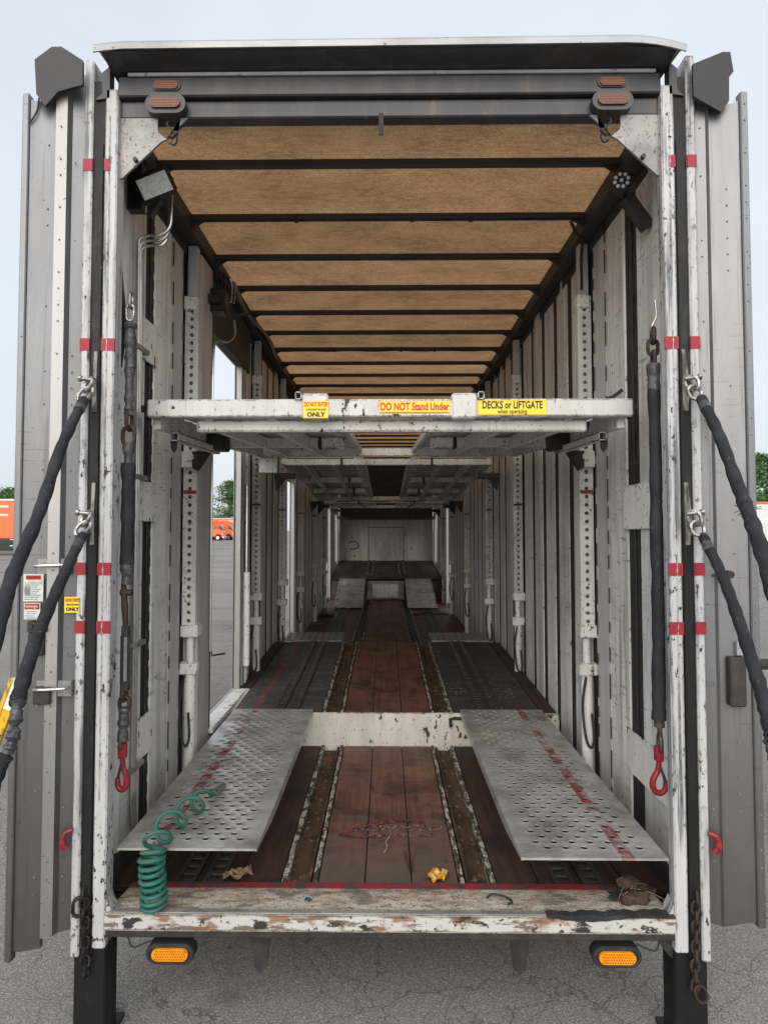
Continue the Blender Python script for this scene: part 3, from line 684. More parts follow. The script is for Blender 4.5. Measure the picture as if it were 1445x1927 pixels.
# --- side walls
def wall(s, name, opens, posts):
    W = thing(name, None, None); W.parent = T; W.location = (0, 0, 0)
    def X(a, b): return (min(s*a, s*b), max(s*a, s*b))
    # outer skin, cut around the openings
    ys = [.13] + sum([[o[0], o[1]] for o in opens], []) + [LEN]
    for i in range(len(ys)-1):
        y0, y1 = ys[i], ys[i+1]; mid = (y0+y1)/2
        op = [o for o in opens if o[0] < mid < o[1]]
        if op:
            o = op[0]
            B(*X(1.292, 1.304), y0, y1, o[3], 4.06).build('outer_skin', 'grey_panel', W)
            if o[2] > .5: B(*X(1.292, 1.304), y0, y1, .40, o[2]).build('outer_skin', 'grey_panel', W)
        else: B(*X(1.292, 1.304), y0, y1, .40, 4.06).build('outer_skin', 'strip_black', W)
    # white inner panels and the black slotted strips between them
    near = [(.16, .62, 'wall_panel'), (.80, 1.10, 'wall_panel'), (1.115, 1.36, 'grey_panel')] if s > 0 else \
           [(.40, .69, 'wall_panel'), (.83, 1.13, 'wall_panel'), (1.145, 1.36, 'grey_panel')]
    pan = list(near)
    y = 1.47
    strips = []
    end = LEN-.05
    cur0 = 1.50
    marks = sorted([(p-.07, p+.10, 'p') for p in posts if p > 1.5] + [(o[0], o[1], 'o') for o in opens])
    cur = 1.50
    def fill(a, b):
        n = max(1, round((b-a)/.41)); st = (b-a)/n
        for i in range(n):
            g = .05
            if i: strips.append(a+i*st)
            pan.append((a+i*st+(g if i else .0), a+(i+1)*st-(g if i < n-1 else .0), 'wall_panel'))
    for a, b, k_ in marks:
        if a-cur > .1: fill(cur, a)
        cur = max(cur, b)
    fill(cur, end)
    for y0, y1, mt in pan:
        dx = random.uniform(0, .004)
        zb = .44 if y0 < 2.3 else (.70 if y1 < 4.96 else .5)
        if y1-y0 > .2 and mt == 'wall_panel':    # folded sheet: flat with two shallow edge returns
            m = MB(); m.prism([(s*(1.291), y0), (s*(1.270+dx), y0+.012), (s*(1.268+dx), (y0+y1)/2), (s*(1.270+dx), y1-.012), (s*1.291, y1)], 2, zb, 3.99)
        else: m = B(*X(1.272+dx, 1.291), y0, y1, zb, 3.99, c=.003)
        m.build('panel', mt, W)
    for yc in strips:
        zb = .44 if yc < 2.3 else (.70 if yc < 4.96 else .5)
        m = B(*X(1.2745, 1.290), yc-.047, yc+.047, zb, 3.93); st_ = m.build('slotted_strip', 'strip_black', W)
        if yc < 6: m = B(*X(1.2715, 1.2745), yc-.012, yc+.012, zb, 3.93); m.build('strip_rib', 'dark_steel', st_)
    # slotted strip near the rear
    y0, y1 = (.63, .79) if s > 0 else (.70, .82)
    m = MB(); m.box(*X(1.278, 1.290), y0, y1, .45, 3.9)
    sp = m.build('slotted_strip', 'strip_black', W)
    m = MB()
    for i in range(33):
        z = .62+i*.1
        for q in (.03, .11): m.box(*X(1.2755, 1.279), y0+q, y0+q+.012, z, z+.06)
    tag(m.build('slots', 'dark_steel', sp), None, None, kind='stuff')
    m = MB(); m.box(*X(1.270, 1.277), y0+.05, y0+.085, .5, 3.85, .003); m.build('strip_rib', 'dark_steel', sp)
    # rivet seams with dashes of old sealant
    for ys_ in ((1.105, 1.33) if s > 0 else (1.137, 1.34)):
        m = MB(); z = .55
        while z < 3.85:
            l = random.uniform(.05, .16); m.box(*X(1.2645, 1.269), ys_-.005, ys_+.005, z, z+l); z += l+random.uniform(.03, .12)
        tag(m.build('sealant_seam', 'strip_black', W), None, None, kind='stuff')
    # horizontal plates across the strip
    for z0, z1, ya, yb in ((2.12, 2.35, .42, .82), (.86, 1.08, .16, .82)) if s > 0 else ((2.16, 2.37, .62, .84), (.95, 1.16, .45, .84), (3.0, 3.22, .60, .84)):
        B(*X(1.258, 1.2665), ya, yb, z0, z1, c=.002).build('cross_plate', 'inner_white', W)
    # roof rail
    B(*X(1.185, 1.27), .12, LEN, 3.93, 4.035, c=.004).build('roof_rail', 'bow_steel', W)
    B(*X(1.27, 1.30), .12, LEN, 3.86, 4.06).build('upper_skin', 'bow_steel', W)
    # bottom rub rail
    B(*X(1.25, 1.29), .16, 2.36, .44, .60, c=.003).build('rub_rail', 'dark_steel', W)
    # opening jambs
    for oy0, oy1, oz0, oz1 in opens:
        big = oz1 > 3
        B(*X(1.20 if big else 1.268, 1.31), oy0-.03, oy0-.002, oz0, oz1, c=.003).build('jamb', 'strip_black', W)
        B(*X(1.245, 1.31), oy1+.002, oy1+.05, oz0-.1, oz1, c=.003).build('jamb', 'door_rib', W)
        if big:
            B(*X(1.262, 1.30), oy1+.055, oy1+.10, oz0-.1, oz1+.2).build('jamb', 'strip_black', W)
            B(*X(1.245, 1.30), oy1+.105, oy1+.19, oz0-.1, oz1, c=.003).build('jamb', 'grey_panel', W)
            B(*X(1.225, 1.30), oy1+.20, oy1+.245, oz0-.1, oz1-.3, c=.003).build('jamb', 'inner_white', W)
            B(*X(1.235, 1.29), oy0-.03, oy1+.3, oz1+.005, 3.92).build('opening_header', 'bow_steel', W)
            B(*X(1.18, 1.31), oy0, oy1, .74, .775, c=.003).build('threshold', 'inner_white', W)
        else:
            B(*X(1.235, 1.30), oy1+.055, oy1+.16, oz0-.1, oz1+.4, c=.003).build('jamb', 'inner_white', W)
    return W
WL = wall(-1, 'left_wall', OPEN_L, POSTS_L); WR = wall(1, 'right_wall', OPEN_R, POSTS_R)

# --- perforated lift posts: one mesh, copied along both walls
def lift_post_mesh():
    m = MB(); w0, z0, pitch, n = .038, 1.47, .051, 39; r = .0125; zt = 3.58
    zz = z0
    def rect(za, zb): m.add([(-w0, 0, za), (w0, 0, za), (w0, 0, zb), (-w0, 0, zb)], [(0, 1, 2, 3)])
    rect(z0, z0+.06)
    for i in range(n):
        za = z0+.06+i*pitch; zc = za+pitch/2; N_ = 12; o = len(m.v)
        ring = [(r*math.cos(2*math.pi*k/N_+math.pi/4), 0, zc+r*math.sin(2*math.pi*k/N_+math.pi/4)) for k in range(N_)]
        outer = []
        for k in range(N_):
            a_ = 2*math.pi*k/N_+math.pi/4; c_, s_ = math.cos(a_), math.sin(a_)
            t_ = min(w0/max(abs(c_), 1e-6), (pitch/2)/max(abs(s_), 1e-6)); outer.append((c_*t_, 0, zc+s_*t_))
        back = [(p[0], .008, p[2]) for p in ring]
        fs = []
        for k in range(N_):
            k2 = (k+1) % N_
            fs.append((N_+k, N_+k2, k2, k)); fs.append((k, k2, 2*N_+k2, 2*N_+k))
        m.add(ring+outer+back, [f_[::-1] for f_ in fs])
        # corners of the cell
        crn = [(w0, 0, za+pitch), (-w0, 0, za+pitch), (-w0, 0, za), (w0, 0, za)]
        for c_ in crn:
            ks = [k for k in range(N_) if (outer[k][0]*c_[0] > 0 and (outer[k][2]-zc)*(c_[2]-zc) > 0)]
            ks = sorted(range(N_), key=lambda k: (Vector(outer[k])-Vector(c_)).length)[:2]
            m.add([outer[ks[0]], outer[ks[1]], c_], [(0, 1, 2)])
    rect(z0+.06+n*pitch, zt)
    # side walls of the channel
    for s in (-1, 1): m.box(s*w0, s*(w0+.004), 0, .10, z0, zt)
    m.box(-w0, w0, .09, .10, z0, zt); m.box(-w0, w0, 0, .10, zt-.004, zt)
    return m
first = None
for s, W, posts in ((-1, WL, POSTS_L), (1, WR, POSTS_R)):
    for y in posts:
        off = Vector((s*1.228, y, 0))
        if first is None:
            m = lift_post_mesh(); p = m.build('lift_post', 'track_white', W, origin=(0, 0, 0)); first = p
            c = MB(); c.tube([(0, .04, .50), (0, .04, 1.28)], .036, 14); c.tube([(0, .04, 1.28), (0, .04, 1.47)], .024, 12); cyl_o = c.build('hydraulic_cylinder', 'inner_white', p)
            c = MB(); c.box(-.055, .055, -.004, .06, 1.225, 1.30, .004); c.build('strap_clamp', 'inner_white', p)
            c = MB(); c.box(-.05, .06, -.012, .09, 1.455, 1.53, .004); c.build('post_shoe', 'inner_white', p)
            c = MB(); c.box(-.048, .03, -.012, .10, 3.50, 3.585, .004); c.build('post_cap', 'inner_white', p)
            c = MB(); c.tube(spline([(-.02, -.01, 1.22), (-.045, -.02, 1.05), (-.03, -.03, .86), (.0, -.03, .80), (.02, -.03, .86), (.01, -.02, 1.0)], 6), .008, 6); c.build('hydraulic_hose', 'rubber', p)
            c = MB(); c.box(-.039, .039, -.003, .0, 2.34, 2.362); c.build('red_mark', 'red_line', p)
            p.location = off - WORLD[W.name]; WORLD[p.name] = off
            # all children keep their local offset
        else:
            c = bpy.data.objects.new('lift_post', first.data); COL.objects.link(c); c.parent = W; c.location = off; WORLD[c.name] = off
            for ch in first.children:
                d = bpy.data.objects.new(ch.name.split('.')[0], ch.data); COL.objects.link(d); d.parent = c; d.location = ch.location
        # inner hat-section cover beside each post
        B(s*1.262, s*1.29, y+.10, y+.16, .5, 3.9, c=.003).build('post_flange', 'grey_panel', W)
        if y < 2: B(*sorted((s*1.20, s*1.262)), y+.11, y+.405, .5, 3.9, c=.004).build('post_cover', 'grey_panel', W) if s < 0 else None
        B(*sorted((s*1.205, s*1.262)), y+.02, y+.09, 3.59, 3.92, c=.003).build('post_top', 'grey_panel', W)

# --- roof
roof = thing('roof', None, None); roof.parent = T; roof.location = (0, 0, 0)
def roof_panel(y0, y1):
    m = MB(); nx, ny = 24, 6
    ph = random.uniform(0, 6)
    for j in range(ny+1):
        for i in range(nx+1):
            u_, v_ = i/nx, j/ny; sag = .014*math.sin(math.pi*v_)*(.6+.4*math.sin(u_*7+ph))*math.sin(math.pi*min(1, max(0, u_)))**.3
            m.v.append(Vector((-1.2+2.4*u_, y0+(y1-y0)*v_, 4.028-max(0, sag))))
    for j in range(ny):
        for i in range(nx): a_ = j*(nx+1)+i; m.f.append((a_, a_+nx+1, a_+nx+2, a_+1)); m.m.append(0)
    return m.build('roof_panel', 'fibreglass_roof', roof)
bow = None; y = .60
k_ = 0
while y < LEN-.1:
    if bow is None:
        m = MB(); m.box(-1.19, 1.19, y-.022, y+.022, 3.988, 4.022, .003); bow = m.build('roof_bow', 'bow_steel', roof)
        for s in (-1, 1):
            m = MB(); m.prism([(s*1.19, 4.02), (s*1.19, 3.93), (s*1.08, 4.0)], 1, y-.004, y+.004); m.build('bow_bracket', 'bow_steel', bow)
    else: cp(bow, (0, y-.60, 0), roof)
    roof_panel(y if k_ else .1, min(y+.612, LEN) if k_ else .6)
    if not k_: roof_panel(.6, 1.212)
    y += .612; k_ += 1
for yy in (1.235, 4.295):   # wire clipped along two bows
    m = MB(); m.tube([(x/10, yy-.035, 3.984+.004*math.sin(x*1.3)) for x in range(-11, 12)], .006, 6)
    for x in (-.55, .15, .5): m.box(x-.012, x+.012, yy-.046, yy-.02, 3.974, 3.998)
    m.build('light_conduit', 'rubber', roof)

# --- things fixed along the left wall: tubes, valve, work lights
tubes = [(-.0, 0), (.022, -.016), (.040, -.034)]
for i, (dy, dz) in enumerate(tubes):
    x = -1.243; y = .505+dy
    m = MB(); m.tube(spline([(-1.09-.012*i, .52+dy, 3.90), (-1.09-.012*i, .52+dy, 3.72+dz), (-1.10-.012*i, .52+dy, 3.64+dz), (-1.15, .515+dy, 3.60+dz), (-1.20, .51+dy, 3.595+dz),
                             (x-.0, y, 3.575+dz), (x-.004, y, 3.50+dz), (x-.002, y, 3.2), (x, y, 2.6), (x, y, 1.6), (x, y, .80), (x+.01, y+.01, .66), (x+.03, y+.05, .58)], 6), .0075, 8)
    m.build('hydraulic_tube', 'tube_steel', WL)
for z in (3.03, 2.38, 1.55, .95):
    m = MB(); m.box(-1.262, -1.230, .48, .64, z-.012, z+.012, .003); m.build('tube_clamp', 'gusset_grey', WL)
m = MB(); m.tube(spline([(-1.215, .16, 3.66), (-1.21, .17, 3.3), (-1.19, .18, 3.05), (-1.2, .16, 2.85)], 6), .012, 8); m.build('hanging_hose', 'rubber', WL)
v = MB(); v.box(-1.26, -1.10, 1.72, 1.86, 3.60, 3.76, .01); v.box(-1.25, -1.12, 1.66, 1.92, 3.64, 3.70, .006)
for i in range(4): v.cyl((-1.10, 1.73+i*.04, 3.62), (-1.085, 1.73+i*.04, 3.57), .012, 8)
vb = v.build('valve_block', 'black_plastic', WL)
for i in range(3):
    m = MB(); m.tube([(-1.09+.02*i, 1.84, 3.60), (-1.04+.02*i, 1.93, 3.64)], .005, 6); m.tube([(-1.045+.02*i, 1.92, 3.635), (-1.025+.02*i, 1.96, 3.655)], .009, 8); m.build('lever', 'black_plastic', vb)
for i in range(6):
    m = MB(); a = .03*i
    m.tube(spline([(-1.16+a*.5, 1.78+a, 3.72), (-1.17+a*.6, 1.8+a, 3.83), (-1.15+a*.4, 1.70+a*2, 3.88), (-1.12, 2.1+a*4, 3.90-.01*i), (-1.13+.01*i, 2.8+a*4, 3.88), (-1.15+.012*i, 3.9, 3.90-.015*i)], 6), .007 if i % 2 else .011, 6)
    m.build('hydraulic_hose', 'rubber' if i < 4 else 'tube_steel', vb)
m = MB(); m.tube(spline([(-1.08, 1.92, 3.60), (-1.08, 1.95, 3.50), (-1.12, 1.92, 3.44), (-1.17, 1.84, 3.42), (-1.188, 1.78, 3.3), (-1.188, 1.77, 2.4), (-1.188, 1.77, 1.3)], 6), .008, 6); m.build('hydraulic_tube', 'tube_steel', WL)
m = MB(); m.tube([(-1.19, 1.79, 1.31), (-1.18, 1.79, 1.27), (-1.09, 1.79, 1.285)], .007, 6); m.build('door_peg', 'dark_steel', WL)
m = MB(); m.tube([(-1.215, 3.10, .95), (-1.215, 3.10, 1.75)], .034, 12); cy_ = m.build('hydraulic_cylinder', 'inner_white', WL)
m = MB(); m.tube([(-1.215, 3.10, 1.75), (-1.215, 3.10, 2.5)], .017, 10); m.build('piston_rod', 'tube_steel', cy_)
# work lights
m = MB(); m.box(-.095, .095, -.03, .05, -.066, .066, .018)
m.xf(Matrix.Translation((-1.125, .36, 3.775)) @ Matrix.Rotation(R(10), 4, 'Z') @ Matrix.Rotation(R(-27), 4, 'Y') @ Matrix.Rotation(R(24), 4, 'X'))
fl = m.build('flood_light', 'black_plastic', WL)
MT = Matrix.Translation((-1.125, .36, 3.775)) @ Matrix.Rotation(R(10), 4, 'Z') @ Matrix.Rotation(R(-27), 4, 'Y') @ Matrix.Rotation(R(24), 4, 'X')
m = MB(); m.box(-.074, .074, -.036, -.031, -.046, .046, .002).xf(MT); m.build('lens', 'lamp_reflector', fl)
m = MB()
for i in range(11): m.box(-.066+i*.013, -.0645+i*.013, -.0385, -.0362, -.043, .043)
m.xf(MT); tag(m.build('lens_ribs', 'lens_glass', fl), None, None, kind='stuff')
m = MB(); m.box(-1.27, -1.20, .40, .46, 3.68, 3.92); m.bar((-1.16, .40, 3.64), (-1.10, .38, 3.72), .03, .03); m.build('light_bracket', 'dark_steel', WL)
MT = Matrix.Translation((1.122, .38, 3.785)) @ Matrix.Rotation(R(-18), 4, 'Z') @ Matrix.Rotation(R(33), 4, 'Y')
m = MB(); m.box(-.052, .052, -.025, .045, -.052, .052, .014).xf(MT); fl = m.build('led_work_light', 'black_plastic', WR)
for i in range(9):
    a = i*2*math.pi/8; rr = .031 if i < 8 else 0
    m = MB(); m.cyl((rr*math.cos(a), -.024, rr*math.sin(a)), (rr*math.cos(a), -.029, rr*math.sin(a)), .0085, 10); m.xf(MT); m.build('led', 'led_dot', fl)
m = MB(); m.bar((1.15, .40, 3.72), (1.26, .42, 3.58), .06, .05); m.build('light_bracket', 'dark_steel', WR)
m = MB(); m.tube(spline([(1.10, 1.20, 3.97), (1.13, 1.2, 3.90), (1.17, 1.22, 3.88), (1.20, 1.3, 3.90), (1.20, 1.34, 3.80), (1.20, 1.34, 3.6)], 6), .009, 6); m.build('conduit', 'rubber', WR)
# --- rear doors folded open beside the posts
def door(s, prof, ztop, zbot, notch):
    """prof: list of (x, y, material index) across the door, from hinge outward"""
    D = None; m = MB(); n = len(prof)
    def ext(i, x): return 0
    top = []; bot = []
    for i, (x, y) in enumerate(prof):
        m.v += [Vector((s*x, y, zbot[i])), Vector((s*x, y, ztop[i])), Vector((s*x, y+.022, zbot[i])), Vector((s*x, y+.022, ztop[i]))]
    for i in range(n-1):
        a = i*4; b_ = a+4
        for f_ in ((a, b_, b_+1, a+1), (a+2, a+3, b_+3, b_+2), (a+1, b_+1, b_+3, a+3), (a, a+2, b_+2, b_)): m.f.append(f_); m.m.append(notch[i])
    m.f += [(0, 1, 3, 2), (4*n-4, 4*n-2, 4*n-1, 4*n-3)]; m.m += [0, 0]
    return m.build('rear_door', ['door_alu', 'door_rib'], T)
pl = [(1.315, .03), (1.362, .012), (1.372, -.018), (1.418, -.025), (1.430, .005), (1.500, -.02), (1.524, -.03)]
dl = door(-1, pl, [4.10, 4.10, 4.08, 4.05, 4.00, 3.955, 3.955], [.465, .46, .462, .455, .40, .40, .408], [0, 0, 1, 0, 0, 0])
m = MB(); m.box(-1.553, -1.524, -.045, -.005, .37, 3.975, .004); m.build('edge_flange', 'door_alu', dl)
m = MB(); m.prism([(-1.496, 4.109), (-1.424, 4.164), (-1.383, 4.164), (-1.292, 4.104), (-1.29, 3.998), (-1.394, 3.969), (-1.447, 3.906), (-1.486, 3.959)], 1, -.062, -.045); m.build('door_shield', 'black_plastic', dl)
m = MB(); m.tube(spline([(-1.49, -.03, 3.96), (-1.495, -.035, 3.9), (-1.52, -.04, 3.85)], 4), .004, 5); m.build('loose_wire', 'rubber', dl)
pr_ = [(1.318, .03), (1.355, .015), (1.362, .002), (1.37, .015), (1.452, -.01), (1.480, -.018)]
dr = door(1, pr_, [4.05, 4.05, 4.02, 4.0, 3.925, 3.935], [.505, .505, .505, .50, .53, .535], [0, 0, 1, 0, 0])
m = MB(); m.box(1.480, 1.512, -.035, .005, .52, 3.965, .004); m.build('edge_flange', 'door_alu', dr)
m = MB(); m.prism([(1.283, 4.08), (1.408, 4.131), (1.44, 4.131), (1.452, 4.046), (1.433, 4.022), (1.431, 3.92), (1.396, 3.872), (1.283, 3.94)], 1, -.042, -.025); m.build('door_shield', 'black_plastic', dr)
for dd, xs_, yy in ((dl, (-1.345, -1.395, -1.455), (.004, -.026, -.008)), (dr, (1.335, 1.43, 1.497), (.02, -.008, -.038))):
    m = MB()
    for x_, y_ in zip(xs_, yy):
        for k in range(48):
            z_ = .62+k*.07
            if random.random() < .4: m.tube([(x_, y_+.004, z_), (x_, y_-.0025, z_)], [.0042, .003], 6)
    tag(m.build('rivets', 'gusset_grey', dd), None, None, kind='stuff')
for z, x0, x1 in ((1.967, 1.33, 1.47), (1.462, 1.315, 1.46)):      # grab handles on the left door
    hp = MB(); hp.box(-x1, -x0, -.008 if z > 1.6 else -.012, .03, z-.035, z+.03, .002)
    hh = hp.build('handle_plate', 'gusset_grey', dl)
    h = MB(); h.tube(spline([(-x1+.01, -.03, z), (-x1+.02, -.055, z+.002), (-x0-.02, -.05, z+.006), (-x0-.01, -.02, z+.006)], 4), .0075, 8); h.build('grab_bar', 'tube_steel', hh)
for z in (1.715,):       # hinge hardware low on the left door
    hg = B(-1.485, -1.41, -.05, .0, z-.02, z+.025, c=.004).build('lock_hardware', 'dark_steel', dl)
    B(-1.485, -1.42, -.045, .0, 1.60, 1.692, c=.006).build('lock_housing', 'dark_steel', hg); B(-1.46, -1.39, -.04, .0, 1.40, 1.47, c=.004).build('lock_keeper', 'dark_steel', hg)
    for x in (-1.465, -1.43):
        b = MB(); b.cyl((x, -.05, z+.005), (x, -.062, z+.005), .011, 6); b.build('bolt', 'dark_steel', hg)
m = MB(); m.box(1.385, 1.45, -.045, .0, 1.40, 1.60, .006); hg = m.build('lock_hardware', 'dark_steel', dr)
m = MB(); m.box(1.42, 1.468, -.03, -.008, 1.605, 1.66, .002); m.build('strike_plate', 'visor_metal', dr)
m = MB(); m.tube([(1.33, -.02, 1.93), (1.40, -.03, 1.932)], .006, 6); m.cyl((1.395, -.01, 1.935), (1.395, -.045, 1.935), .016, 8); m.build('latch_pin', 'chain_rust', dr)
m = MB(); m.tube([(1.51, .0, 1.565), (1.62, .02, 1.56)], .022, 10); m.build('rubber_buffer', 'rubber', dr)
# warning placards on the left door
def sticker(parent, x0, x1, z0, z1, y, mat, edge=None, name='sticker'):
    m = MB(); m.box(x0, x1, y-.0008, y, z0, z1); st = m.build(name, mat, parent)
    return st
wp = sticker(dl, -1.508, -1.425, 1.822, 1.935, -.038, 'white_sticker', name='warning_placard')
wp['label'] = 'weathered white warning placard with red heading'
m = MB(); m.box(-1.498, -1.435, -.0402, -.039, 1.912, 1.93); m.build('heading', 'text_red', wp)
text('lettering', 'WARNING', .016, 'text_black', wp, (-1.4665, -.041, 1.9205), sx=.78)
for i in range(9):
    m = MB(); m.box(-1.502+(.028 if 1 < i < 6 else 0), -1.435-.008*(i % 3), -.0400, -.0388, 1.897-i*.0085, 1.900-i*.0085); m.build('text_line', 'text_faint', wp)
m = MB(); m.box(-1.502, -1.478, -.0400, -.0388, 1.85, 1.885); m.build('picture', 'text_faint', wp)
wp = sticker(dl, -1.505, -1.437, 1.748, 1.816, -.036, 'white_sticker', name='danger_placard')
m = MB(); m.box(-1.501, -1.441, -.0378, -.0369, 1.79, 1.812); m.build('heading', 'text_black', wp)
m = MB(); m.prism([(-1.471+p[0], 1.801+p[1]) for p in stad(.056, .017)], 1, -.0388, -.0379); m.build('heading_oval', 'text_red', wp)
text('lettering', 'DANGER', .013, 'white_sticker', wp, (-1.471, -.0395, 1.801), sx=.9)
for i in range(4):
    m = MB(); m.box(-1.497+.004*(i % 2), -1.448-.006*(i % 3), -.0378, -.0369, 1.779-i*.009, 1.782-i*.009); m.build('text_line', 'text_faint', wp)
ys = sticker(dl, -1.352, -1.290, 1.772, 1.838, -.004, 'yellow_sticker', name='caution_sticker')
text('lettering', 'DO NOT ENTER', .019, 'text_red', ys, (-1.318, -.0056, 1.824), sx=.42, bold=.0006)
text('lettering', 'Authorized Personnel', .012, 'text_black', ys, (-1.318, -.0056, 1.806), sx=.48)
text('lettering', 'ONLY', .020, 'text_black', ys, (-1.318, -.0056, 1.786), sx=1.0, bold=.0008)

# ------------------------------------------------------------------ lift decks
def deck(name, label, y0, y1, z0, z1, hw, cross, front=False):
    zf = lambda y: z0+(z1-z0)*(y-y0)/(y1-y0)
    D = thing(name, label, 'lift deck', (0, y0, z0), 'lift decks hung between the side walls')
    for s in (-1, 1):
        a = lambda p, q: (min(s*p, s*q), max(s*p, s*q))
        sloped(*a(hw-.04, hw-.002), y0+.08, y1, z0+.085, z1+.085, .085, .003).build('side_rail', 'inner_white', D)
        for x in (.86, .56):
            m = MB(); m.bar((s*x, y0+.08, zf(y0+.08)+.036), (s*x, y1-.03, zf(y1-.03)+.036), .042, .075); m.build('long_member', 'inner_white', D)
        sloped(*a(.22, .245), y0+.10, y1, z0+.08, z1+.08, .05, .002).build('inner_rail', 'inner_white', D)
        # tread plates: sheets between the cross members
        ys = [y0+.1]+list(cross)
        for i in range(len(ys)-1):
            if ys[i+1]-ys[i] < .2: continue
            sloped(*a(.36, hw-.042), ys[i]+.002, ys[i+1]-.002, zf(ys[i])+.095, zf(ys[i+1])+.095, .008, .001).build('deck_plate', 'grey_panel', D)
            tp_ = sloped(*a(.248, .355), ys[i]+.002, ys[i+1]-.002, zf(ys[i])+.092, zf(ys[i+1])+.092, .006, .001).build('tread_grating', 'inner_white', D)
            k = int((ys[i+1]-ys[i])/.05)
            m = MB()
            for j in range(k):
                yy = ys[i]+.02+j*.05; m.box(*a(.25, .352), yy, yy+.022, zf(yy)+.078, zf(yy)+.087)
            tag(m.build('grating_bars', 'track_white', tp_), None, None, kind='stuff')
    for y in cross:
        for xa, xb_ in ([(-hw, hw)] if y in (cross[0], cross[-1]) and not (label.startswith('near') and y == cross[0]) else [(-hw, -.30), (.30, hw)]):
            m = MB(); m.box(xa, xb_, y-.06, y, zf(y)+.004, zf(y)+.07, .004); m.build('cross_member', 'inner_white', D)
    for s in (-1, 1):
        for y in cross[:-1]:
            m = MB(); m.box(s*.47-.012, s*.47+.012, y-.075, y+.01, zf(y)-.008, zf(y)+.072, .002); m.build('hose_clip', 'strip_black', D)
    return D, zf
D1, zf1 = deck('lift_deck', 'near white lift deck with yellow warning stickers along its front beam', .33, 3.2, 2.60, 2.76, 1.135, [1.97, 3.2])
m = MB(); m.box(-1.135, 1.145, .33, .40, 2.648, 2.732, .006); fb = m.build('front_beam', 'beam_white', D1)
m = MB(); m.box(-.92, .95, .405, .46, 2.588, 2.646, .008); m.build('lower_channel', 'beam_white', D1)
for x0 in (-.435, .297):
    m = MB(); m.box(x0+(.03 if x0 < 0 else 0), x0+(.155 if x0 < 0 else .12), .322, .42, 2.638, 2.758, .008); lug = m.build('beam_lug', 'beam_white', fb)
    xx = x0 if x0 < 0 else x0+.122
    m = MB()
    for a, b_, c_, d_ in ((xx, xx+.004, 2.728, 2.764), (xx+.026, xx+.03, 2.728, 2.764), (xx, xx+.03, 2.760, 2.764), (xx, xx+.03, 2.728, 2.732)): m.box(a, b_, .315, .45, c_, d_)
    m.build('tube_end', 'beam_white', fb)
    m = MB(); m.box(xx+.005, xx+.025, .36, .365, 2.733, 2.759); m.build('tube_shadow_plate', 'strip_black', fb)
for s in (-1, 1):
    m = MB(); m.cyl((s*1.13, .37, 2.655), (s*1.155, .37, 2.655), .017, 10); m.cyl((s*1.13, .37, 2.72), (s*1.152, .37, 2.72), .014, 10); m.tube([(s*1.15, .35, 2.69), (s*1.165, .35, 2.69)], .018, 10); m.build('beam_roller', 'chain_rust', fb)
    # square support arm, bracket and pin to the perforated post
    ar = MB(); q = .034; 
    for a, b_, c_, d_ in ((-q, q, q-.006, q), (-q, q, -q, -q+.006), (-q, -q+.006, -q, q), (q-.006, q, -q, q)):
        ar.box(s*1.07+a*.6, s*1.07+b_*.6, .55, 1.42, 2.585+c_*.6, 2.585+d_*.6)
    for v_ in ar.v: v_.z += (v_.y-.55)*.03
    arm = ar.build('support_arm', 'inner_white', D1)
    m = MB(); m.box(s*1.07-.011, s*1.07+.011, .60, .61, 2.575, 2.60); m.build('arm_shadow_plate', 'strip_black', arm)  # black plate inside the open tube end, standing in for the shade there
    m = MB(); m.box(s*.98, s*1.10, 1.25, 1.40, 2.60, 2.70, .01); m.build('pin_housing', 'strip_black', arm)
    m = MB(); m.prism([(s*1.09, 2.60), (s*1.20, 2.60), (s*1.20, 2.50), (s*1.17, 2.48)], 1, 1.33, 1.375); m.build('post_bracket', 'chain_rust', arm)
    m = MB(); m.box(*sorted((s*1.19, s*1.27)), 1.34, 1.382, 2.50, 2.60, .004); m.cyl((s*1.21, 1.34, 2.565), (s*1.21, 1.32, 2.565), .022, 10); m.build('pin_plate', 'track_white', arm)
    m = MB(); m.prism([(s*1.10, 2.575), (s*1.07, 2.575), (s*1.072, 2.53), (s*1.085, 2.51), (s*1.098, 2.53)], 1, .58, .60); m.build('hanging_tab', 'rubber', arm)
m = MB(); m.tube(spline([(1.03, .36, 2.735), (1.06, .35, 2.745), (1.10, .35, 2.775)], 4), .009, 6); m.build('loose_strap', 'rubber', fb)
def beam_sticker(x0, x1, z0, z1, lines):
    st = MB(); st.box(x0, x1, .3285, .3300, z0, z1); o = st.build('warning_sticker', 'orange_edge', fb)
    m = MB(); m.box(x0+.003, x1-.003, .3272, .3284, z0+.003, z1-.003); m.build('face', 'yellow_sticker', o)
    for s_, size, mt, zz, sx, bd in lines: text('lettering', s_, size, mt, o, ((x0+x1)/2, .3264, zz), sx=sx, bold=bd)
    return o
m = MB(); m.box(-.395, -.280, .3200, .3218, 2.640, 2.722); so = m.build('warning_sticker', 'yellow_sticker', fb)
text('lettering', 'DO NOT ENTER', .030, 'text_red', so, (-.3375, .3188, 2.704), sx=.50, bold=.0008)
text('lettering', 'Authorized Personnel', .0185, 'text_black', so, (-.3375, .3188, 2.681), sx=.58)
text('lettering', 'ONLY', .028, 'text_black', so, (-.3375, .3188, 2.656), sx=1.1, bold=.0012)
o = beam_sticker(-.042, .290, 2.662, 2.722, [('DO NOT Stand Under', .050, 'text_red', 2.693, .68, .0018)])
m = MB(); m.box(-.035, .283, .3264, .3271, 2.6665, 2.669); m.build('rule', 'text_black', o)
beam_sticker(.418, .742, 2.654, 2.725, [('DECKS or LIFTGATE', .048, 'text_black', 2.700, .66, .0014), ('when operating', .030, 'text_black', 2.670, .72, .0004)])
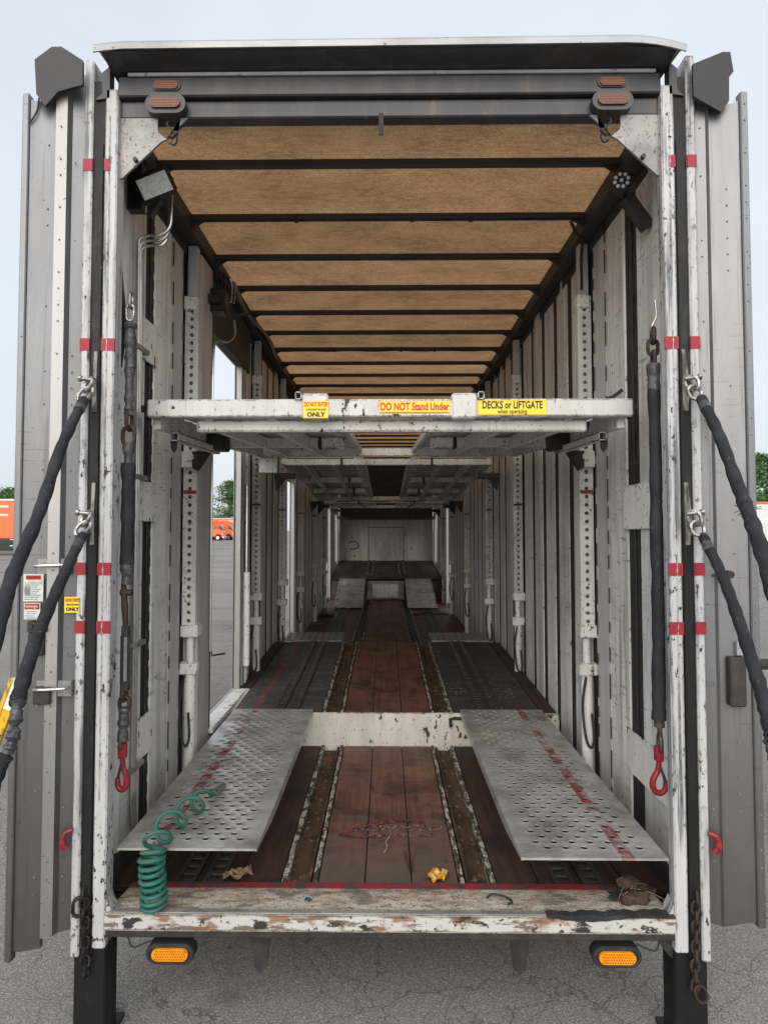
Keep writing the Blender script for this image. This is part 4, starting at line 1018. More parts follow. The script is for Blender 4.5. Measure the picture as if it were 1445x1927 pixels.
D2, zf2 = deck('lift_deck', 'second lift deck, dirty white underframe sloping down behind the near deck', 4.30, 8.4, 2.79, 2.585, 1.10, [4.36, 5.9, 7.2, 8.4])
D3, zf3 = deck('lift_deck', 'farthest lift deck, seen as a thin white edge with a black cable', 8.9, 12.9, 2.56, 2.60, 1.10, [8.96, 10.3, 11.6, 12.9])
m = MB(); m.tube([(x/12, 8.82, 2.60+.014*math.sin(x*.9)) for x in range(-10, 11)], .008, 5); m.build('slack_cable', 'rubber', D3)
m = MB(); m.box(-1.08, -.93, 2.93, 2.99, 2.60, 2.72); m.build('stop_plate', 'beam_white', D1)
for D, ya, z in ((D2, 4.6, 2.70), (D2, 8.1, 2.54), (D3, 9.2, 2.52), (D3, 12.6, 2.54)):
    for s in (-1, 1):
        m = MB(); m.box(*sorted((s*1.0, s*1.22)), ya, ya+.08, z-.03, z+.03, .004); m.prism([(s*1.10, z-.03), (s*1.22, z-.03), (s*1.20, z-.16)], 1, ya+.02, ya+.06); m.build('post_bracket', 'dark_steel', D)

# ------------------------------------------------------------------ loading ramps
def perforated(x0, x1, y0, y1, z0, z1, rows, cols, r, rim, mg):
    """steel ramp plate with staggered raised holes"""
    m = MB(); W_ = x1-x0; mgx, mgy0, mgy1 = mg; ax0, ax1 = x0+mgx, x1-mgx; ay0, ay1 = y0+mgy0, y1-mgy1
    zf = lambda y: z0+(z1-z0)*(y-y0)/(y1-y0)
    def quad(a, b_, c_, d_): m.add([(a, c_, zf(c_)), (b_, c_, zf(c_)), (b_, d_, zf(d_)), (a, d_, zf(d_))], [(0, 1, 2, 3)])
    quad(x0, x1, y0, ay0); quad(x0, x1, ay1, y1); quad(x0, ax0, ay0, ay1); quad(ax1, x1, ay0, ay1)
    ph = (ay1-ay0)/rows; pw = (ax1-ax0)/(cols+.5); N_ = 10
    for i in range(rows):
        ya = ay0+i*ph; yb = ya+ph; yc = (ya+yb)/2; sh = 0 if i % 2 else pw/2
        if i % 2: quad(ax1-pw/2, ax1, ya, yb)
        else: quad(ax0, ax0+pw/2, ya, yb)
        for j in range(cols):
            xa = ax0+sh+j*pw; xb_ = xa+pw; xc = (xa+xb_)/2; rr = min(r, ph*.42)
            o_ = []; i_ = []; t_ = []; d_ = []
            for k in range(N_):
                a_ = 2*math.pi*(k+.5)/N_; c_, s_ = math.cos(a_), math.sin(a_)
                q = min(pw/2/max(abs(c_), 1e-6), ph/2/max(abs(s_), 1e-6))
                o_.append((xc+c_*q, yc+s_*q)); i_.append((xc+c_*rr*1.28, yc+s_*rr*1.28)); t_.append((xc+c_*rr, yc+s_*rr))
            vs_ = [(x, y, zf(y)) for x, y in o_]+[(x, y, zf(y)+.0008) for x, y in i_]+[(x, y, zf(y)+rim) for x, y in t_]+[(x, y, zf(y)-.002) for x, y in t_]
            fs_ = []
            for k in range(N_):
                k2 = (k+1) % N_
                for l in range(3): fs_.append((l*N_+k, l*N_+k2, (l+1)*N_+k2, (l+1)*N_+k))
            m.add(vs_, fs_)
            for cx_, cy_2 in ((xa, ya), (xb_, ya), (xb_, yb), (xa, yb)):
                ks = sorted(range(N_), key=lambda k: (o_[k][0]-cx_)**2+(o_[k][1]-cy_2)**2)[:2]
                tri = [(o_[ks[0]][0], o_[ks[0]][1], zf(o_[ks[0]][1])), (o_[ks[1]][0], o_[ks[1]][1], zf(o_[ks[1]][1])), (cx_, cy_2, zf(cy_2))]
                n_ = (Vector(tri[1])-Vector(tri[0])).cross(Vector(tri[2])-Vector(tri[0]))
                m.add(tri, [(0, 1, 2) if n_.z > 0 else (0, 2, 1)])
    return m, zf
def ramp(label, x0, x1, y0, y1, z0, z1, rows, cols, mat, group, thick=.05):
    D = thing('loading_ramp', label, 'ramp', ((x0+x1)/2, y0, min(z0, z1)-thick), group)
    m, zf = perforated(x0, x1, y0, y1, z0, z1, rows, cols, .0165, .0032, (.05, .06, .05)); m.build('perforated_plate', mat, D, angle=50)
    for xa in (x0, x1-.006):
        fl_ = MB(); fl_.prism([(y0, z0-.0006), (y1, z1-.0006), (y1, z1-thick), (y0+.4, zf(y0+.4)-thick), (y0, z0-.012)], 0, xa, xa+.006); fl_.build('side_flange', mat, D)
    sloped(x0+.006, x1-.006, y0, y0+.004, z0-.0005, z0-.0005, .010, 0).build('lip', mat, D)
    for i in range(3):
        y = y0+(y1-y0)*(i+.5)/3; sloped(x0+.02, x1-.02, y, y+.05, zf(y)-.012, zf(y+.05)-.012, .03, 0).build('stiffener', 'dark_steel', D)
    return D
G1 = 'perforated loading ramps laid from the step'
ramp('grey perforated ramp on the left with the green coiled hose lying on it', -1.145, -.555, .075, 2.35, .775, .772, 42, 6, 'ramp_left_steel', G1)
ramp('grey perforated ramp on the right reaching the rear post, no hose on it', .545, 1.148, .02, 2.35, .770, .772, 42, 6, 'ramp_right_steel', G1)
ramp('small far ramp sloping up to the front deck, left of the step box', -1.03, -.46, 10.7, 12.56, .60, 1.02, 34, 6, 'ramp_left_steel', 'far ramps up to the front deck')
ramp('small far ramp sloping up to the front deck, right of the step box', .42, 1.00, 10.7, 12.56, .60, 1.02, 34, 6, 'ramp_right_steel', 'far ramps up to the front deck')

# ------------------------------------------------------------------ hanging chains with hooks
def hook(parent, x, y, z, s=1.0):
    """red clevis hook hanging with its eye at z"""
    m = MB()
    pts = [(0, 0, 0), (0, 0, -.04), (-.008, 0, -.085), (-.030, 0, -.125), (-.036, 0, -.160), (-.020, 0, -.192), (.008, 0, -.198), (.030, 0, -.180), (.034, 0, -.148), (.024, 0, -.122)]
    P = spline([(x+s*p[0]*.75, y+p[1], z+p[2]*.82) for p in pts], 5); n = len(P)
    m.tube(P, [.0095+.0035*math.sin(math.pi*i/n)-(.007*(i-(n-6))/6 if i > n-6 else 0) for i in range(n)], 10); h = m.build('hook', 'red_hook', parent)
    m = MB(); m.box(x-.018, x+.018, y-.014, y+.014, z-.03, z+.035, .005); m.build('clevis', 'red_hook', h)
    m = MB(); m.tube([(x+s*.002, y-.006, z-.05), (x+s*.024, y-.006, z-.115)], .006, 6); m.build('safety_latch', 'dark_steel', h)
def chain(parent, x, y, ztop, n, mat, L=.05, W_=.034, r=.006, dx=0.0):
    for i in range(n):
        c = link_loop((x+dx*i+random.uniform(-.002, .002), y, ztop-(i+.5)*(L-2*r)), (dx/L, 0, -1), (1, .15, 0) if i % 2 else (.12, 1, 0), L, W_, r)
        c.build('chain_link', mat, parent)
    return ztop-n*(L-2*r)
def sleeve(parent, pts, r, name='rubber_sleeve', mat='sleeve', n=12, wob=.10, sub=8):
    P = spline(pts, sub); N_ = len(P); rr = []
    for i in range(N_): rr.append((r[0]+(r[1]-r[0])*i/(N_-1) if isinstance(r, tuple) else r)*(1+wob*math.sin(i*1.3)*math.sin(i*.37+1)+random.uniform(-wob*.3, wob*.3)))
    m = MB(); m.tube(P, rr, n); return m.build(name, mat, parent)
CL = thing('hook_chain', 'rusty sleeved chain with red hook hanging beside the left post', 'hook chain', (-1.155, .14, .93), 'hook chains inside the rear posts')
x, y = -1.138, .115
chain(CL, x, y, 3.16, 2, 'shackle', .07, .03, .007)
sleeve(CL, [(x, y, 3.03), (x, y, 2.95), (x+.003, y, 2.83)], .024, 'wrapped_sleeve', 'tape', wob=.25)
sleeve(CL, [(x, y, 2.84), (x, y, 2.70), (x, y, 2.62)], .020, 'wrapped_sleeve', 'tape', wob=.2)
chain(CL, x, y, 2.63, 2, 'chain_rust', .085, .05, .009)
sleeve(CL, [(x, y, 2.50), (x, y, 2.40)], .022, 'wrapped_sleeve', 'tape', wob=.25, sub=5)
sleeve(CL, [(x, y, 2.41), (x+.002, y, 2.2), (x, y, 1.97)], .029)
sleeve(CL, [(x, y, 1.98), (x, y, 1.88)], .024, 'wrapped_sleeve', 'tape', wob=.25, sub=5)
m = MB(); m.cyl((x-.025, y, 1.845), (x+.025, y, 1.845), .014, 10); m.tube([(x-.012, y, 1.88), (x-.006, y, 1.78), (x, y, 1.70)], [.012, .016, .012], 8); m.build('turnbuckle_jaw', 'chain_rust', CL)
m = MB(); m.box(x-.016, x+.016, y-.014, y+.014, 1.655, 1.70, .004); m.tube([(x-.015, y, 1.66), (x-.015, y, 1.45)], .008, 6); m.tube([(x+.015, y, 1.66), (x+.015, y, 1.45)], .008, 6); m.box(x-.018, x+.018, y-.014, y+.014, 1.42, 1.46, .004); m.build('turnbuckle', 'dark_steel', CL)
chain(CL, x-.002, y, 1.43, 2, 'chain_rust', .06, .04, .009)
sleeve(CL, [(x, y, 1.35), (x-.004, y, 1.29), (x-.006, y, 1.21)], .022, 'wrapped_sleeve', 'tape', wob=.25)
chain(CL, x-.004, y, 1.24, 1, 'chain_steel', .075, .042, .009)
hook(CL, x-.006, y, 1.165, -.75)
CR = thing('hook_chain', 'black sleeved chain with bright red hook hanging beside the right post', 'hook chain', (1.165, .14, .98), 'hook chains inside the rear posts')
x, y = 1.152, .105
m = MB(); m.tube(spline([(x+.012, y, 3.12), (x+.016, y, 3.05), (x-.004, y, 3.0), (x+.01, y, 2.95)], 5), .006, 6); m.build('wire_hook', 'shackle', CR)
chain(CR, x, y, 2.99, 3, 'chain_rust', .07, .045, .009)
sleeve(CR, [(x, y, 2.84), (x+.002, y, 2.72)], .027, 'wrapped_sleeve', 'tape', wob=.15, sub=6)
sleeve(CR, [(x, y, 2.75), (x+.004, y, 2.4), (x+.002, y, 2.1), (x+.006, y, 1.8), (x+.002, y, 1.5), (x, y, 1.31)], (.025, .030), sub=7)
sleeve(CR, [(x, y, 1.36), (x, y, 1.28)], .024, 'wrapped_sleeve', 'tape', wob=.2, sub=5)
chain(CR, x, y, 1.285, 1, 'chain_steel', .065, .03, .007); chain(CR, x, y, 1.24, 1, 'chain_steel', .075, .05, .009)
hook(CR, x-.004, y, 1.165, 1.05)
# short chains hanging down the legs
for s, n, mt, lab in ((-1, 9, 'chain_dark', 'short dark chain hanging down the left black leg'), (1, 10, 'chain_rust', 'short rusty chain hanging down the right black leg')):
    K = thing('leg_chain', lab, 'chain', (s*1.245, -.01, .30), 'short chains on the legs')
    zb = chain(K, s*1.245, -.006, .645, n, mt, .050, .032, .0058, dx=-.0012*s)
    if s < 0: link_loop((-1.262, -.02, .58), (0, 0, 1), (1, .5, 0), .075, .045, .008).build('ring', mt, K)
    else:
        link_loop((1.255, -.015, zb-.01), (.3, 0, -1), (1, .3, 0), .07, .05, .006).build('ring', mt, K)

# ------------------------------------------------------------------ padded slings running out towards the viewer
def sling(label, s, z, pts, r0, r1, taped=False):
    D = thing('padded_sling', label, 'sling', (s*1.255, -.03, z), 'padded slings on the rear posts')
    m = MB(); m.prism([(s*1.238-.008, z+.16), (s*1.238+.006, z+.16), (s*1.248+.012, z+.02), (s*1.243+.010, z-.10), (s*1.243-.010, z-.10)], 1, -.004, .018); m.build('anchor_plate', 'anchor_steel', D)
    for i, (dz, L_, W_) in enumerate(((.01, .062, .05), (-.032, .062, .055))):
        c = link_loop((s*(1.255+.006*i), -.035-.012*i, z+dz), (s*.3, -.2, -1), (1, .1 if i else -.6, .2), L_, W_, .0085); c.build('shackle', 'shackle', D)
    m = MB(); m.cyl((s*1.225, -.035, z+.028), (s*1.285, -.04, z+.034), .008, 8); m.cyl((s*1.28, -.04, z+.034), (s*1.292, -.04, z+.035), .013, 8); m.build('shackle_pin', 'shackle', D)
    sl_ = sleeve(D, pts, (r0, r1), 'padded_sleeve', 'sleeve', 14, .11, 12)
    a = Vector(pts[0]); b_ = Vector(pts[1]); d = (b_-a).normalized()
    m = MB(); m.tube([a-d*.012, a+d*.02, a+d*.05, a+d*.075], [r0*.72, r0*1.0, r0*1.12, r0*1.10], 12); m.build('end_cuff', 'tape', D)
    return D
sling('upper left black padded sling, slanting past the warning placard', -1, 2.715,
      [(-1.262, -.06, 2.655), (-1.245, -.28, 2.44), (-1.205, -.52, 2.18), (-1.155, -.78, 1.97), (-1.085, -1.0, 1.80), (-1.03, -1.25, 1.52), (-1.02, -1.45, 1.1), (-1.05, -1.55, .5), (-1.08, -1.6, .03)], .020, .026)
LLS = sling('lower left black padded sling with a lumpy taped section', -1, 2.155,
      [(-1.258, -.06, 2.095), (-1.262, -.20, 1.95), (-1.255, -.40, 1.76), (-1.222, -.58, 1.60), (-1.205, -.64, 1.555)], .019, .026)
sleeve(LLS, [(-1.206, -.63, 1.565), (-1.20, -.655, 1.52), (-1.195, -.675, 1.47), (-1.20, -.69, 1.43), (-1.21, -.695, 1.40)], .019, 'taped_section', 'tape', 10, .45, 7)
sleeve(LLS, [(-1.208, -.695, 1.41), (-1.225, -.71, 1.36), (-1.24, -.73, 1.25), (-1.25, -.75, .9), (-1.26, -.77, .4), (-1.27, -.78, .02)], .024, 'padded_sleeve', 'sleeve', 12, .1)
sling('upper right black padded sling with a frayed join', 1, 2.715,
      [(1.282, -.06, 2.655), (1.275, -.22, 2.48), (1.245, -.42, 2.26), (1.20, -.60, 2.12), (1.14, -.80, 1.97), (1.08, -1.0, 1.75), (1.05, -1.25, 1.35), (1.06, -1.5, .6), (1.08, -1.6, .03)], .021, .029)
RLS = sling('lower right black padded sling ending in a dangling cuff', 1, 2.155,
      [(1.278, -.06, 2.09), (1.285, -.20, 1.94), (1.27, -.36, 1.77), (1.245, -.52, 1.60), (1.225, -.62, 1.49), (1.215, -.66, 1.45)], .019, .026)
sleeve(RLS, [(1.215, -.655, 1.455), (1.213, -.67, 1.43), (1.217, -.68, 1.39)], .028, 'dangling_cuff', 'tape', 10, .2, 5)
m = MB()
for i in range(14):
    a = random.uniform(0, 6.28); m.tube([(1.225, -.50, 2.19), (1.225+.05*math.cos(a), -.51, 2.19+.03*math.sin(a))], .0015, 4)
# frayed threads belong to the upper right sling
for o in bpy.data.objects:
    if o.get('label', '').startswith('upper right black'): tag(m.build('frayed_threads', 'sleeve', o), None, None, kind='stuff')

# ------------------------------------------------------------------ green coiled air hose
GH = thing('coiled_air_hose', 'green coiled air hose drooping off the left ramp onto the sill', 'hose', (-.97, .03, .555))
axis = spline([(-.868, .60, .800), (-.888, .50, .826), (-.905, .40, .838), (-.935, .25, .840), (-.958, .12, .842), (-.968, .04, .82), (-.972, .012, .765), (-.972, .010, .69), (-.972, .014, .62), (-.972, .02, .565)], 40)
# arc-length parametrised phase, tighter where it hangs
hp = []; ph = 0.0; prev = None; u = None
for i, p in enumerate(axis):
    d = (axis[min(i+1, len(axis)-1)]-axis[max(i-1, 0)]).normalized()
    u = d.orthogonal().normalized() if u is None else (u-d*u.dot(d)).normalized()
    w_ = d.cross(u); t_ = i/(len(axis)-1)
    if prev is not None:
        pitch = .17 if t_ < .42 else (.17-(t_-.42)/.2*.143 if t_ < .62 else .027)
        ph += (p-prev).length/pitch*2*math.pi
    prev = p
    r = .048*min(1, (t_/.16)**1.5)
    r *= 1+.05*math.sin(ph*.37+.5)+.03*math.sin(ph*.91)
    hp.append(p + (u*math.cos(ph)+w_*math.sin(ph))*r + Vector((.004*math.sin(ph*.11), .003*math.cos(ph*.13), 0)))
# resample evenly
hs = [hp[0]]
for p in hp:
    while (p-hs[-1]).length > .008: hs.append(hs[-1]+(p-hs[-1]).normalized()*.008)
for i, p in enumerate(hs):
    zmin = .782 if p.y > .075 else .5585
    if p.z < zmin+.009: p.z = zmin+.009
m = MB(); m.tube(hs, .0092, 8); m.build('coil', 'hose_green', GH)
m = MB(); m.tube([(-.872, .59, .803), (-.862, .64, .803)], .012, 10); m.tube([(-.863, .635, .803), (-.848, .71, .803)], .019, 12); m.tube([(-.868, .605, .803), (-.864, .63, .803)], .017, 6); m.build('fitting', 'fitting', GH)

# ------------------------------------------------------------------ litter on the floor
def crumple(name, label, cat, c, sx, sy, mat, h=.03, n=9, rot=0, mats2=None):
    m = MB()
    for i in range(n+1):
        for j in range(n+1):
            x = (i/n-.5)*sx; y = (j/n-.5)*sy
            m.v.append(Vector((x+random.uniform(-.004, .004), y+random.uniform(-.004, .004), h*(.35+.5*math.sin(i*1.1+j*.6)*math.cos(j*.9)+random.uniform(-.15, .15)))))
    for i in range(n):
        for j in range(n):
            if (i in (0, n-1) and j in (0, n-1)) or random.random() < .03: continue
            a = i*(n+1)+j; m.f.append((a, a+n+1, a+n+2, a+1)); m.m.append(1 if mats2 and 3 <= i <= 6 and 3 <= j <= 6 else 0)
    zmin = min(v.z for v in m.v)
    for v in m.v: v.z -= zmin
    m.xf(Matrix.Translation(c) @ Matrix.Rotation(R(rot), 4, 'Z'))
    o = m.build(name, [mat, mats2] if mats2 else mat); return tag(o, label, cat)
crumple('dry_leaf', 'curled dry brown leaf on the floor below the left ramp', 'leaf', (-.70, .38, .508), .13, .07, 'debris_leaf', .035, rot=20)
crumple('candy_wrapper', 'crumpled orange wrapper on the centre planks', 'wrapper', (.228, .385, .508), .085, .115, 'wrapper', .026, rot=-18, mats2='wrapper')
crumple('cloth_scrap', 'tiny dark blue scrap on the sill', 'scrap', (-.343, .13, .532), .035, .022, 'blue_cloth', .016, 5)
HP = thing('rag_heap', 'heap of dirty rags and straw in the right corner of the sill', 'rag heap', (1.07, .2, .52))
for cx_, cy_2, cz_, rx, ry, rz in ((1.06, .15, .548, .07, .045, .026), (1.015, .12, .543, .035, .025, .018), (1.05, .23, .555, .05, .04, .035), (1.11, .24, .54, .06, .04, .02), (1.00, .22, .535, .04, .03, .012)):
    m = MB(); nu, nv = 10, 7
    for i in range(nv+1):
        for j in range(nu):
            a = math.pi*i/nv; b_ = 2*math.pi*j/nu; k = 1+random.uniform(-.34, .30)
            m.v.append(Vector((cx_+rx*math.sin(a)*math.cos(b_)*k, cy_2+ry*math.sin(a)*math.sin(b_)*k, max(.527, cz_+rz*math.cos(a)*k))))
    for i in range(nv):
        for j in range(nu): m.f.append((i*nu+j, (i+1)*nu+j, (i+1)*nu+(j+1) % nu, i*nu+(j+1) % nu)); m.m.append(0)
    m.build('rag', 'rag', HP, angle=60)
m = MB(); m.prism([(.93, .14), (.985, .12), (1.04, .19), (1.02, .225), (.99, .20)], 2, .545, .549); m.build('rubber_flap', 'rubber', HP)
for i in range(7):
    a = random.uniform(-3.0, 2.6); p0 = Vector((1.04+random.uniform(-.03, .05), .16+random.uniform(-.05, .06), .572)); L_ = random.uniform(.07, .17)
    m = MB(); m.tube(spline([p0, p0+Vector((math.cos(a)*L_*.5, -math.sin(a)*L_*.25, -.005)), p0+Vector((math.cos(a)*L_, -math.sin(a)*L_*.5, -.028))], 4), .0011, 4); m.build('straw', 'straw', HP)
tw = MB(); tw.tube(spline([(-.02, .62, .512), (-.005, .68, .514), (-.012, .74, .512), (.01, .80, .512)], 4), .003, 5); tag(tw.build('twig', 'straw'), 'thin pale twig lying on the centre planks', 'twig')
tw = MB(); tw.tube(spline([(.42, .14, .545), (.45, .16, .55), (.50, .14, .548), (.52, .10, .55), (.50, .08, .55)], 5), .005, 5); tag(tw.build('wire_scrap', 'rubber'), 'bent black wire scrap on the sill', 'wire')
# things lying on the far floor
TR = thing('rubber_chock', 'ribbed black pad lying on the far floor by the left wall', 'pad', (-1.08, 9.7, .55))
m = MB(); m.box(-1.2, -.96, 9.55, 9.85, .552, .575, .004); m.build('base', 'rubber', TR)
for i in range(6): m = MB(); m.box(-1.19+i*.038, -1.17+i*.038, 9.55, 9.85, .576, .592, .003); m.build('rib', 'dark_steel', TR)
BR = MB(); BR.tube(spline([(.52, 9.7, .575), (.62, 9.72, .58), (.76, 9.78, .60), (.86, 9.74, .59), (1.12, 9.70, .58)], 6), [.02]*4+[.014]*16+[.02]*5, 8); BR.cyl((.52, 9.7, .56), (.52, 9.7, .60), .035, 10)
tag(BR.build('pry_bar', 'dark_steel'), 'black pry bar with a bent middle on the far floor', 'pry bar')
YB = MB(); YB.prism([(-1.30, 1.60), (-1.355, 1.60), (-1.525, 1.21), (-1.51, 1.17), (-1.42, 1.18)], 1, -.34, -.32)
# yellow and white flap standing beside the left door
YB = thing('barrier_arm', 'yellow and white slanted arm left of the left door', 'barrier arm', (-1.42, -.28, 0))
def slant(t0, t1, w_, mt, nm, yo=0):
    a = Vector((-1.385, -.30+yo, 1.56)); b_ = Vector((-1.475, -.30+yo, 1.30)); m = MB(); m.bar(a.lerp(b_, t0), a.lerp(b_, t1), w_, .02, (0, 1, 0)); m.build(nm, mt, YB)
slant(0, .42, .035, 'white_paint', 'white_section'); slant(.425, 1.0, .042, 'yellow_paint', 'yellow_section'); 
m = MB(); m.bar((-1.402, -.302, 1.565), (-1.498, -.302, 1.29), .012, .026, (0, 1, 0)); m.build('edge_strip', 'yellow_paint', YB)
m = MB(); m.box(-1.50, -1.46, -.31, -.28, 0, 1.31, .004); m.build('stand', 'dark_steel', YB)
# black plug and coiled cable hanging outside the left door
PC = thing('coiled_cable', 'black plug with coiled cable hanging outside the left door', 'cable', (-1.56, .10, 1.3))
m = MB(); m.box(-1.60, -1.555, .07, .11, 1.62, 1.71, .006); m.build('plug', 'black_plastic', PC)
m = MB(); m.tube([(-1.565+.035*math.cos(a/6), .09+.03*math.sin(a/6), 1.62-a*.0024) for a in range(0, 120)], .008, 6); m.build('coil', 'rubber', PC)

# ------------------------------------------------------------------ lot: trucks, trailers, trees
def wheel(parent, x, y, z, r, w_, ax=1):
    d = Vector((0, 1, 0)) if ax == 1 else Vector((1, 0, 0)); c = Vector((x, y, z))
    m = MB(); m.tube([c-d*w_/2, c-d*w_*.42, c+d*w_*.42, c+d*w_/2], [r*.9, r, r, r*.9], 22); wh = m.build('wheel', 'tyre', parent)
    m = MB(); m.tube([c-d*(w_/2+.01), c-d*(w_/2-.03)], r*.58, 18); m.tube([c-d*(w_/2+.09), c-d*(w_/2-.03)], r*.22, 12); m.build('rim', 'chrome', wh)
def truck(x, y, label):
    """conventional tractor facing +x, nose at x"""
    D = thing('parked_truck', label, 'truck', (x-3, y, 0), 'orange trucks parked in a row')
    def pri(poly, y0, y1, name, mat, parent=D, ch=0): m = MB(); m.prism([(x+a, b) for a, b in poly], 1, y0, y1); return m.build(name, mat, parent)
    w_ = 1.15
    hood = pri([(-2.25, .75), (-2.25, 2.15), (-1.2, 2.02), (-.35, 1.78), (-.12, 1.55), (-.05, .70), (-.5, .62), (-.62, 1.0), (-.9, 1.2), (-1.25, 1.2), (-1.55, .95), (-1.65, .7)], y-w_*.85, y+w_*.85, 'hood', 'orange_paint')
    cab = pri([(-4.3, .7), (-4.3, 3.3), (-3.2, 3.22), (-2.75, 2.98), (-2.2, 2.15), (-2.2, .7)], y-w_, y+w_, 'cab', 'orange_paint')
    pri([(-2.9, 2.12), (-3.02, 2.85), (-2.62, 2.80), (-2.26, 2.2)], y-w_-.01, y-w_+.005, 'side_window', 'window_glass', cab)
    m = MB(); m.add([(x-2.735, y-w_+.08, 2.95), (x-2.735, y+w_-.08, 2.95), (x-2.19, y+w_-.08, 2.17), (x-2.19, y-w_+.08, 2.17)], [(0, 3, 2, 1)])
    m.xf(Matrix.Translation((.015, 0, .01))); m.build('windshield', 'window_glass', cab)
    pri([(-6.4, .9), (-6.4, 3.9), (-5.2, 3.92), (-4.31, 3.5), (-4.31, .9)], y-w_, y+w_, 'sleeper', 'orange_paint')
    m = MB(); m.box(x-.3, x+.02, y-w_, y+w_, .42, .78, .05); m.build('bumper', 'chrome', D)
    m = MB(); m.box(x-.09, x-.02, y-.5, y+.5, .85, 1.6, .03); m.build('grille', 'chrome', hood)
    for s in (-1, 1):
        m = MB(); m.box(x-.42, x-.1, y+s*.98-.1, y+s*.98+.1, 1.1, 1.32, .04); m.build('headlight', 'lens_glass', hood)
        m = MB(); m.tube([(x-2.35, y+s*1.25, 1.9), (x-2.3, y+s*1.35, 2.2), (x-2.3, y+s*1.35, 2.55)], .06, 6); m.build('mirror', 'black_plastic', cab)
        m = MB(); m.cyl((x-5.6, y+s*1.0, .75), (x-3.2, y+s*1.0, .75), .33, 14); m.build('fuel_tank', 'chrome', D)
    m = MB(); m.box(x-8.2, x-.6, y-.4, y+.4, .75, 1.0); m.build('frame', 'dark_steel', D)
    for dx in (-1.15, -6.7, -7.9):
        for s in (-1, 1): wheel(D, x+dx, y+s*.98, .52, .52, .34)
    return D
TY = 128.0
truck(-30.4, TY, 'nearest orange truck of the row, framed by the side opening')
truck(-29.6, TY+5.0, 'second orange truck of the row, just behind the nearest one')
truck(-28.9, TY+10.0, 'third orange truck of the row, mostly hidden behind two others')
truck(-28.4, TY+15.0, 'last orange truck of the row, farthest from the trailer')
def box_trailer(x0, x1, y0, y1, z0, z1, label, name, body, slats=False):
    D = thing(name, label, 'semi trailer', ((x0+x1)/2, y0, 0))
    m = MB(); m.box(x0, x1, y0, y1, z0, z1, .05); bd = m.build('body', body, D)
    m = MB(); m.box(x0-.02, x1+.02, y0-.02, y1+.02, z1, z1+.14); m.build('top_rail', 'trailer_white' if body == 'orange_paint' else 'orange_paint', D)
    m = MB(); m.box(x0-.02, x1+.02, y0-.02, y1+.02, z0-.16, z0); m.build('bottom_rail', 'dark_steel' if body == 'orange_paint' else 'orange_paint', D)
    if slats:
        for i in range(24):
            z = z0+.03+(z1-z0-.06)*i/24; m = MB(); m.box(x0, x1, y0-.03, y0, z, z+(z1-z0)/24*.7); m.build('slat', body, bd)
    else:
        m = MB(); m.box(x0+.2, x1-.3, y0-.01, y0+.3, .35, z0-.17); m.build('skirt', 'black_plastic', D)
        for i in range(5):
            for zz in (.75, 1.25):
                m = MB(); m.box(x1-1.2-i*2.2, x1-.75-i*2.2, y0-.03, y0-.011, zz, zz+.07); m.build('reflector', 'white_paint', D)
        for zz in (3.2, 3.9):
            m = MB(); m.box(x0+.2, x1-1.4, y0-.02, y0, zz, zz+.16, .005); m.build('stripe', 'trailer_white', D)
    for k in (0, 1, 2):
        xx = x0+1.0+k*1.25 if x0 > 0 else x1-7.2-k*1.25
        for yy in (y0+.25, y1-.25): wheel(D, xx, yy, .5, .5, .3)
    return D
box_trailer(-43.0, -29.3, 53.0, 55.6, 1.35, 4.45, 'orange box trailer with black skirt at the left edge', 'parked_trailer', 'orange_paint')
box_trailer(23.05, 36.0, 41.0, 43.6, .98, 3.72, 'white slatted trailer with orange rails at the right edge', 'parked_trailer', 'trailer_white', True)
box_trailer(-42.0, -25.5, 152.0, 155.0, 1.3, 4.5, 'orange box trailer behind the row of trucks', 'parked_trailer', 'orange_paint')

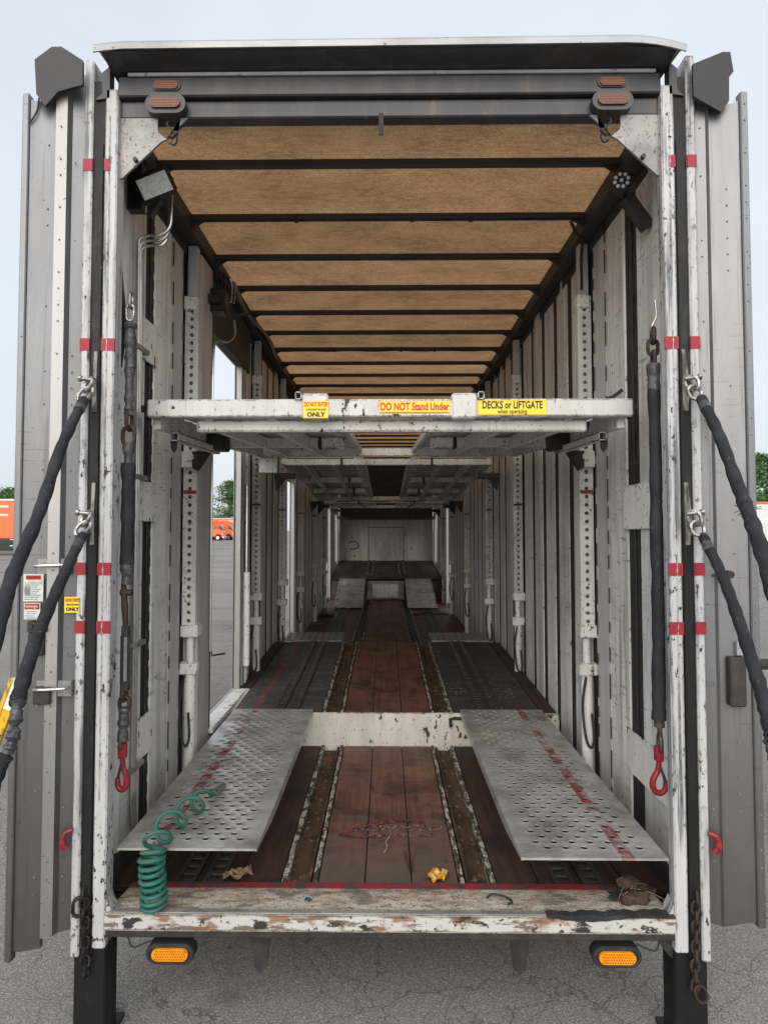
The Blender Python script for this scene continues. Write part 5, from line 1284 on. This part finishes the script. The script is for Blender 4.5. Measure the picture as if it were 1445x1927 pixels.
def tree(x, y, h, wd, mat, label, n=2600, conifer=False, leaf=.42, seed=0):
    rnd = random.Random(seed)
    D = thing('conifer_tree' if conifer else 'leafy_tree', label, 'tree', (x, y, 0), 'trees beyond the lot')
    m = MB(); m.tube([(x, y, 0), (x+.1, y, h*.3), (x-.05, y, h*.6), (x, y, h*.92)], [h*.022, h*.017, h*.011, h*.003], 8)
    cl = []
    for i in range(26):
        t_ = .22+.74*i/26; a = rnd.uniform(0, 6.28); rad = wd*(1-t_)*1.15 if conifer else wd*(.35+.65*math.sin(math.pi*min(1, (t_-.12)/.88)**.8))
        L_ = rad*rnd.uniform(.65, 1.0); e = Vector((x+math.cos(a)*L_, y+math.sin(a)*L_, h*t_+(-.03*h if conifer else .08*h)*L_/wd))
        m.tube([(x, y, h*t_*.93), Vector((x, y, h*t_)).lerp(e, .55)+Vector((0, 0, .1)), e], [h*.006, h*.004, h*.0015], 5)
        cl.append((e, rad*.5)); cl.append((Vector((x, y, h*t_)).lerp(e, .5), rad*.42))
    m.build('trunk', 'bark', D)
    c = MB()
    for i in range(n):
        p, rd = cl[rnd.randrange(len(cl))]; rd = max(rd, .5)
        q = p+Vector((rnd.gauss(0, .42), rnd.gauss(0, .42), rnd.gauss(0, .30)))*rd
        if q.z > h*1.02: continue
        s_ = leaf*rnd.uniform(.5, 1.1); a = Vector((rnd.uniform(-1, 1), rnd.uniform(-1, 1), rnd.uniform(-.6, .6))).normalized(); b_ = a.orthogonal().normalized()
        b_ = (Matrix.Rotation(rnd.uniform(0, 6.28), 3, a) @ b_)
        c.add([q-a*s_, q+b_*s_*.45, q+a*s_, q-b_*s_*.45], [(0, 1, 2, 3)])
    c.build('crown', mat, D, angle=180)
tree(-41.0, 178, 15.0, 5.2, 'leaf_green', 'tall leafy tree rising behind the orange trucks', 5200, seed=1)
tree(-50.5, 186, 10.5, 3.4, 'leaf_blue', 'dark conifer left of the tall leafy tree', 2400, True, seed=2)
tree(-55.5, 192, 9.5, 3.6, 'leaf_green', 'small pale tree at the left of the conifer', 2200, seed=3)
tree(-36.0, 185, 14, 4.5, 'leaf_green', 'leafy tree half hidden by the door jamb, right of the tall one', 3000, seed=8)
tree(-90.5, 160, 12.0, 4.6, 'leaf_fresh', 'leafy tree above the orange trailer at the left edge', 3000, seed=4)
tree(50.5, 88, 12.3, 4.2, 'leaf_green', 'tall leafy tree above the white trailer at the right edge', 5000, leaf=.32, seed=5)
tree(47.2, 84, 6.6, 2.6, 'leaf_fresh', 'low bright bush-like tree beside the right trailer roof', 2800, leaf=.3, seed=6)
tree(57, 92, 13.5, 4.8, 'leaf_blue', 'dark leafy tree behind the right edge trees', 3500, leaf=.34, seed=7)
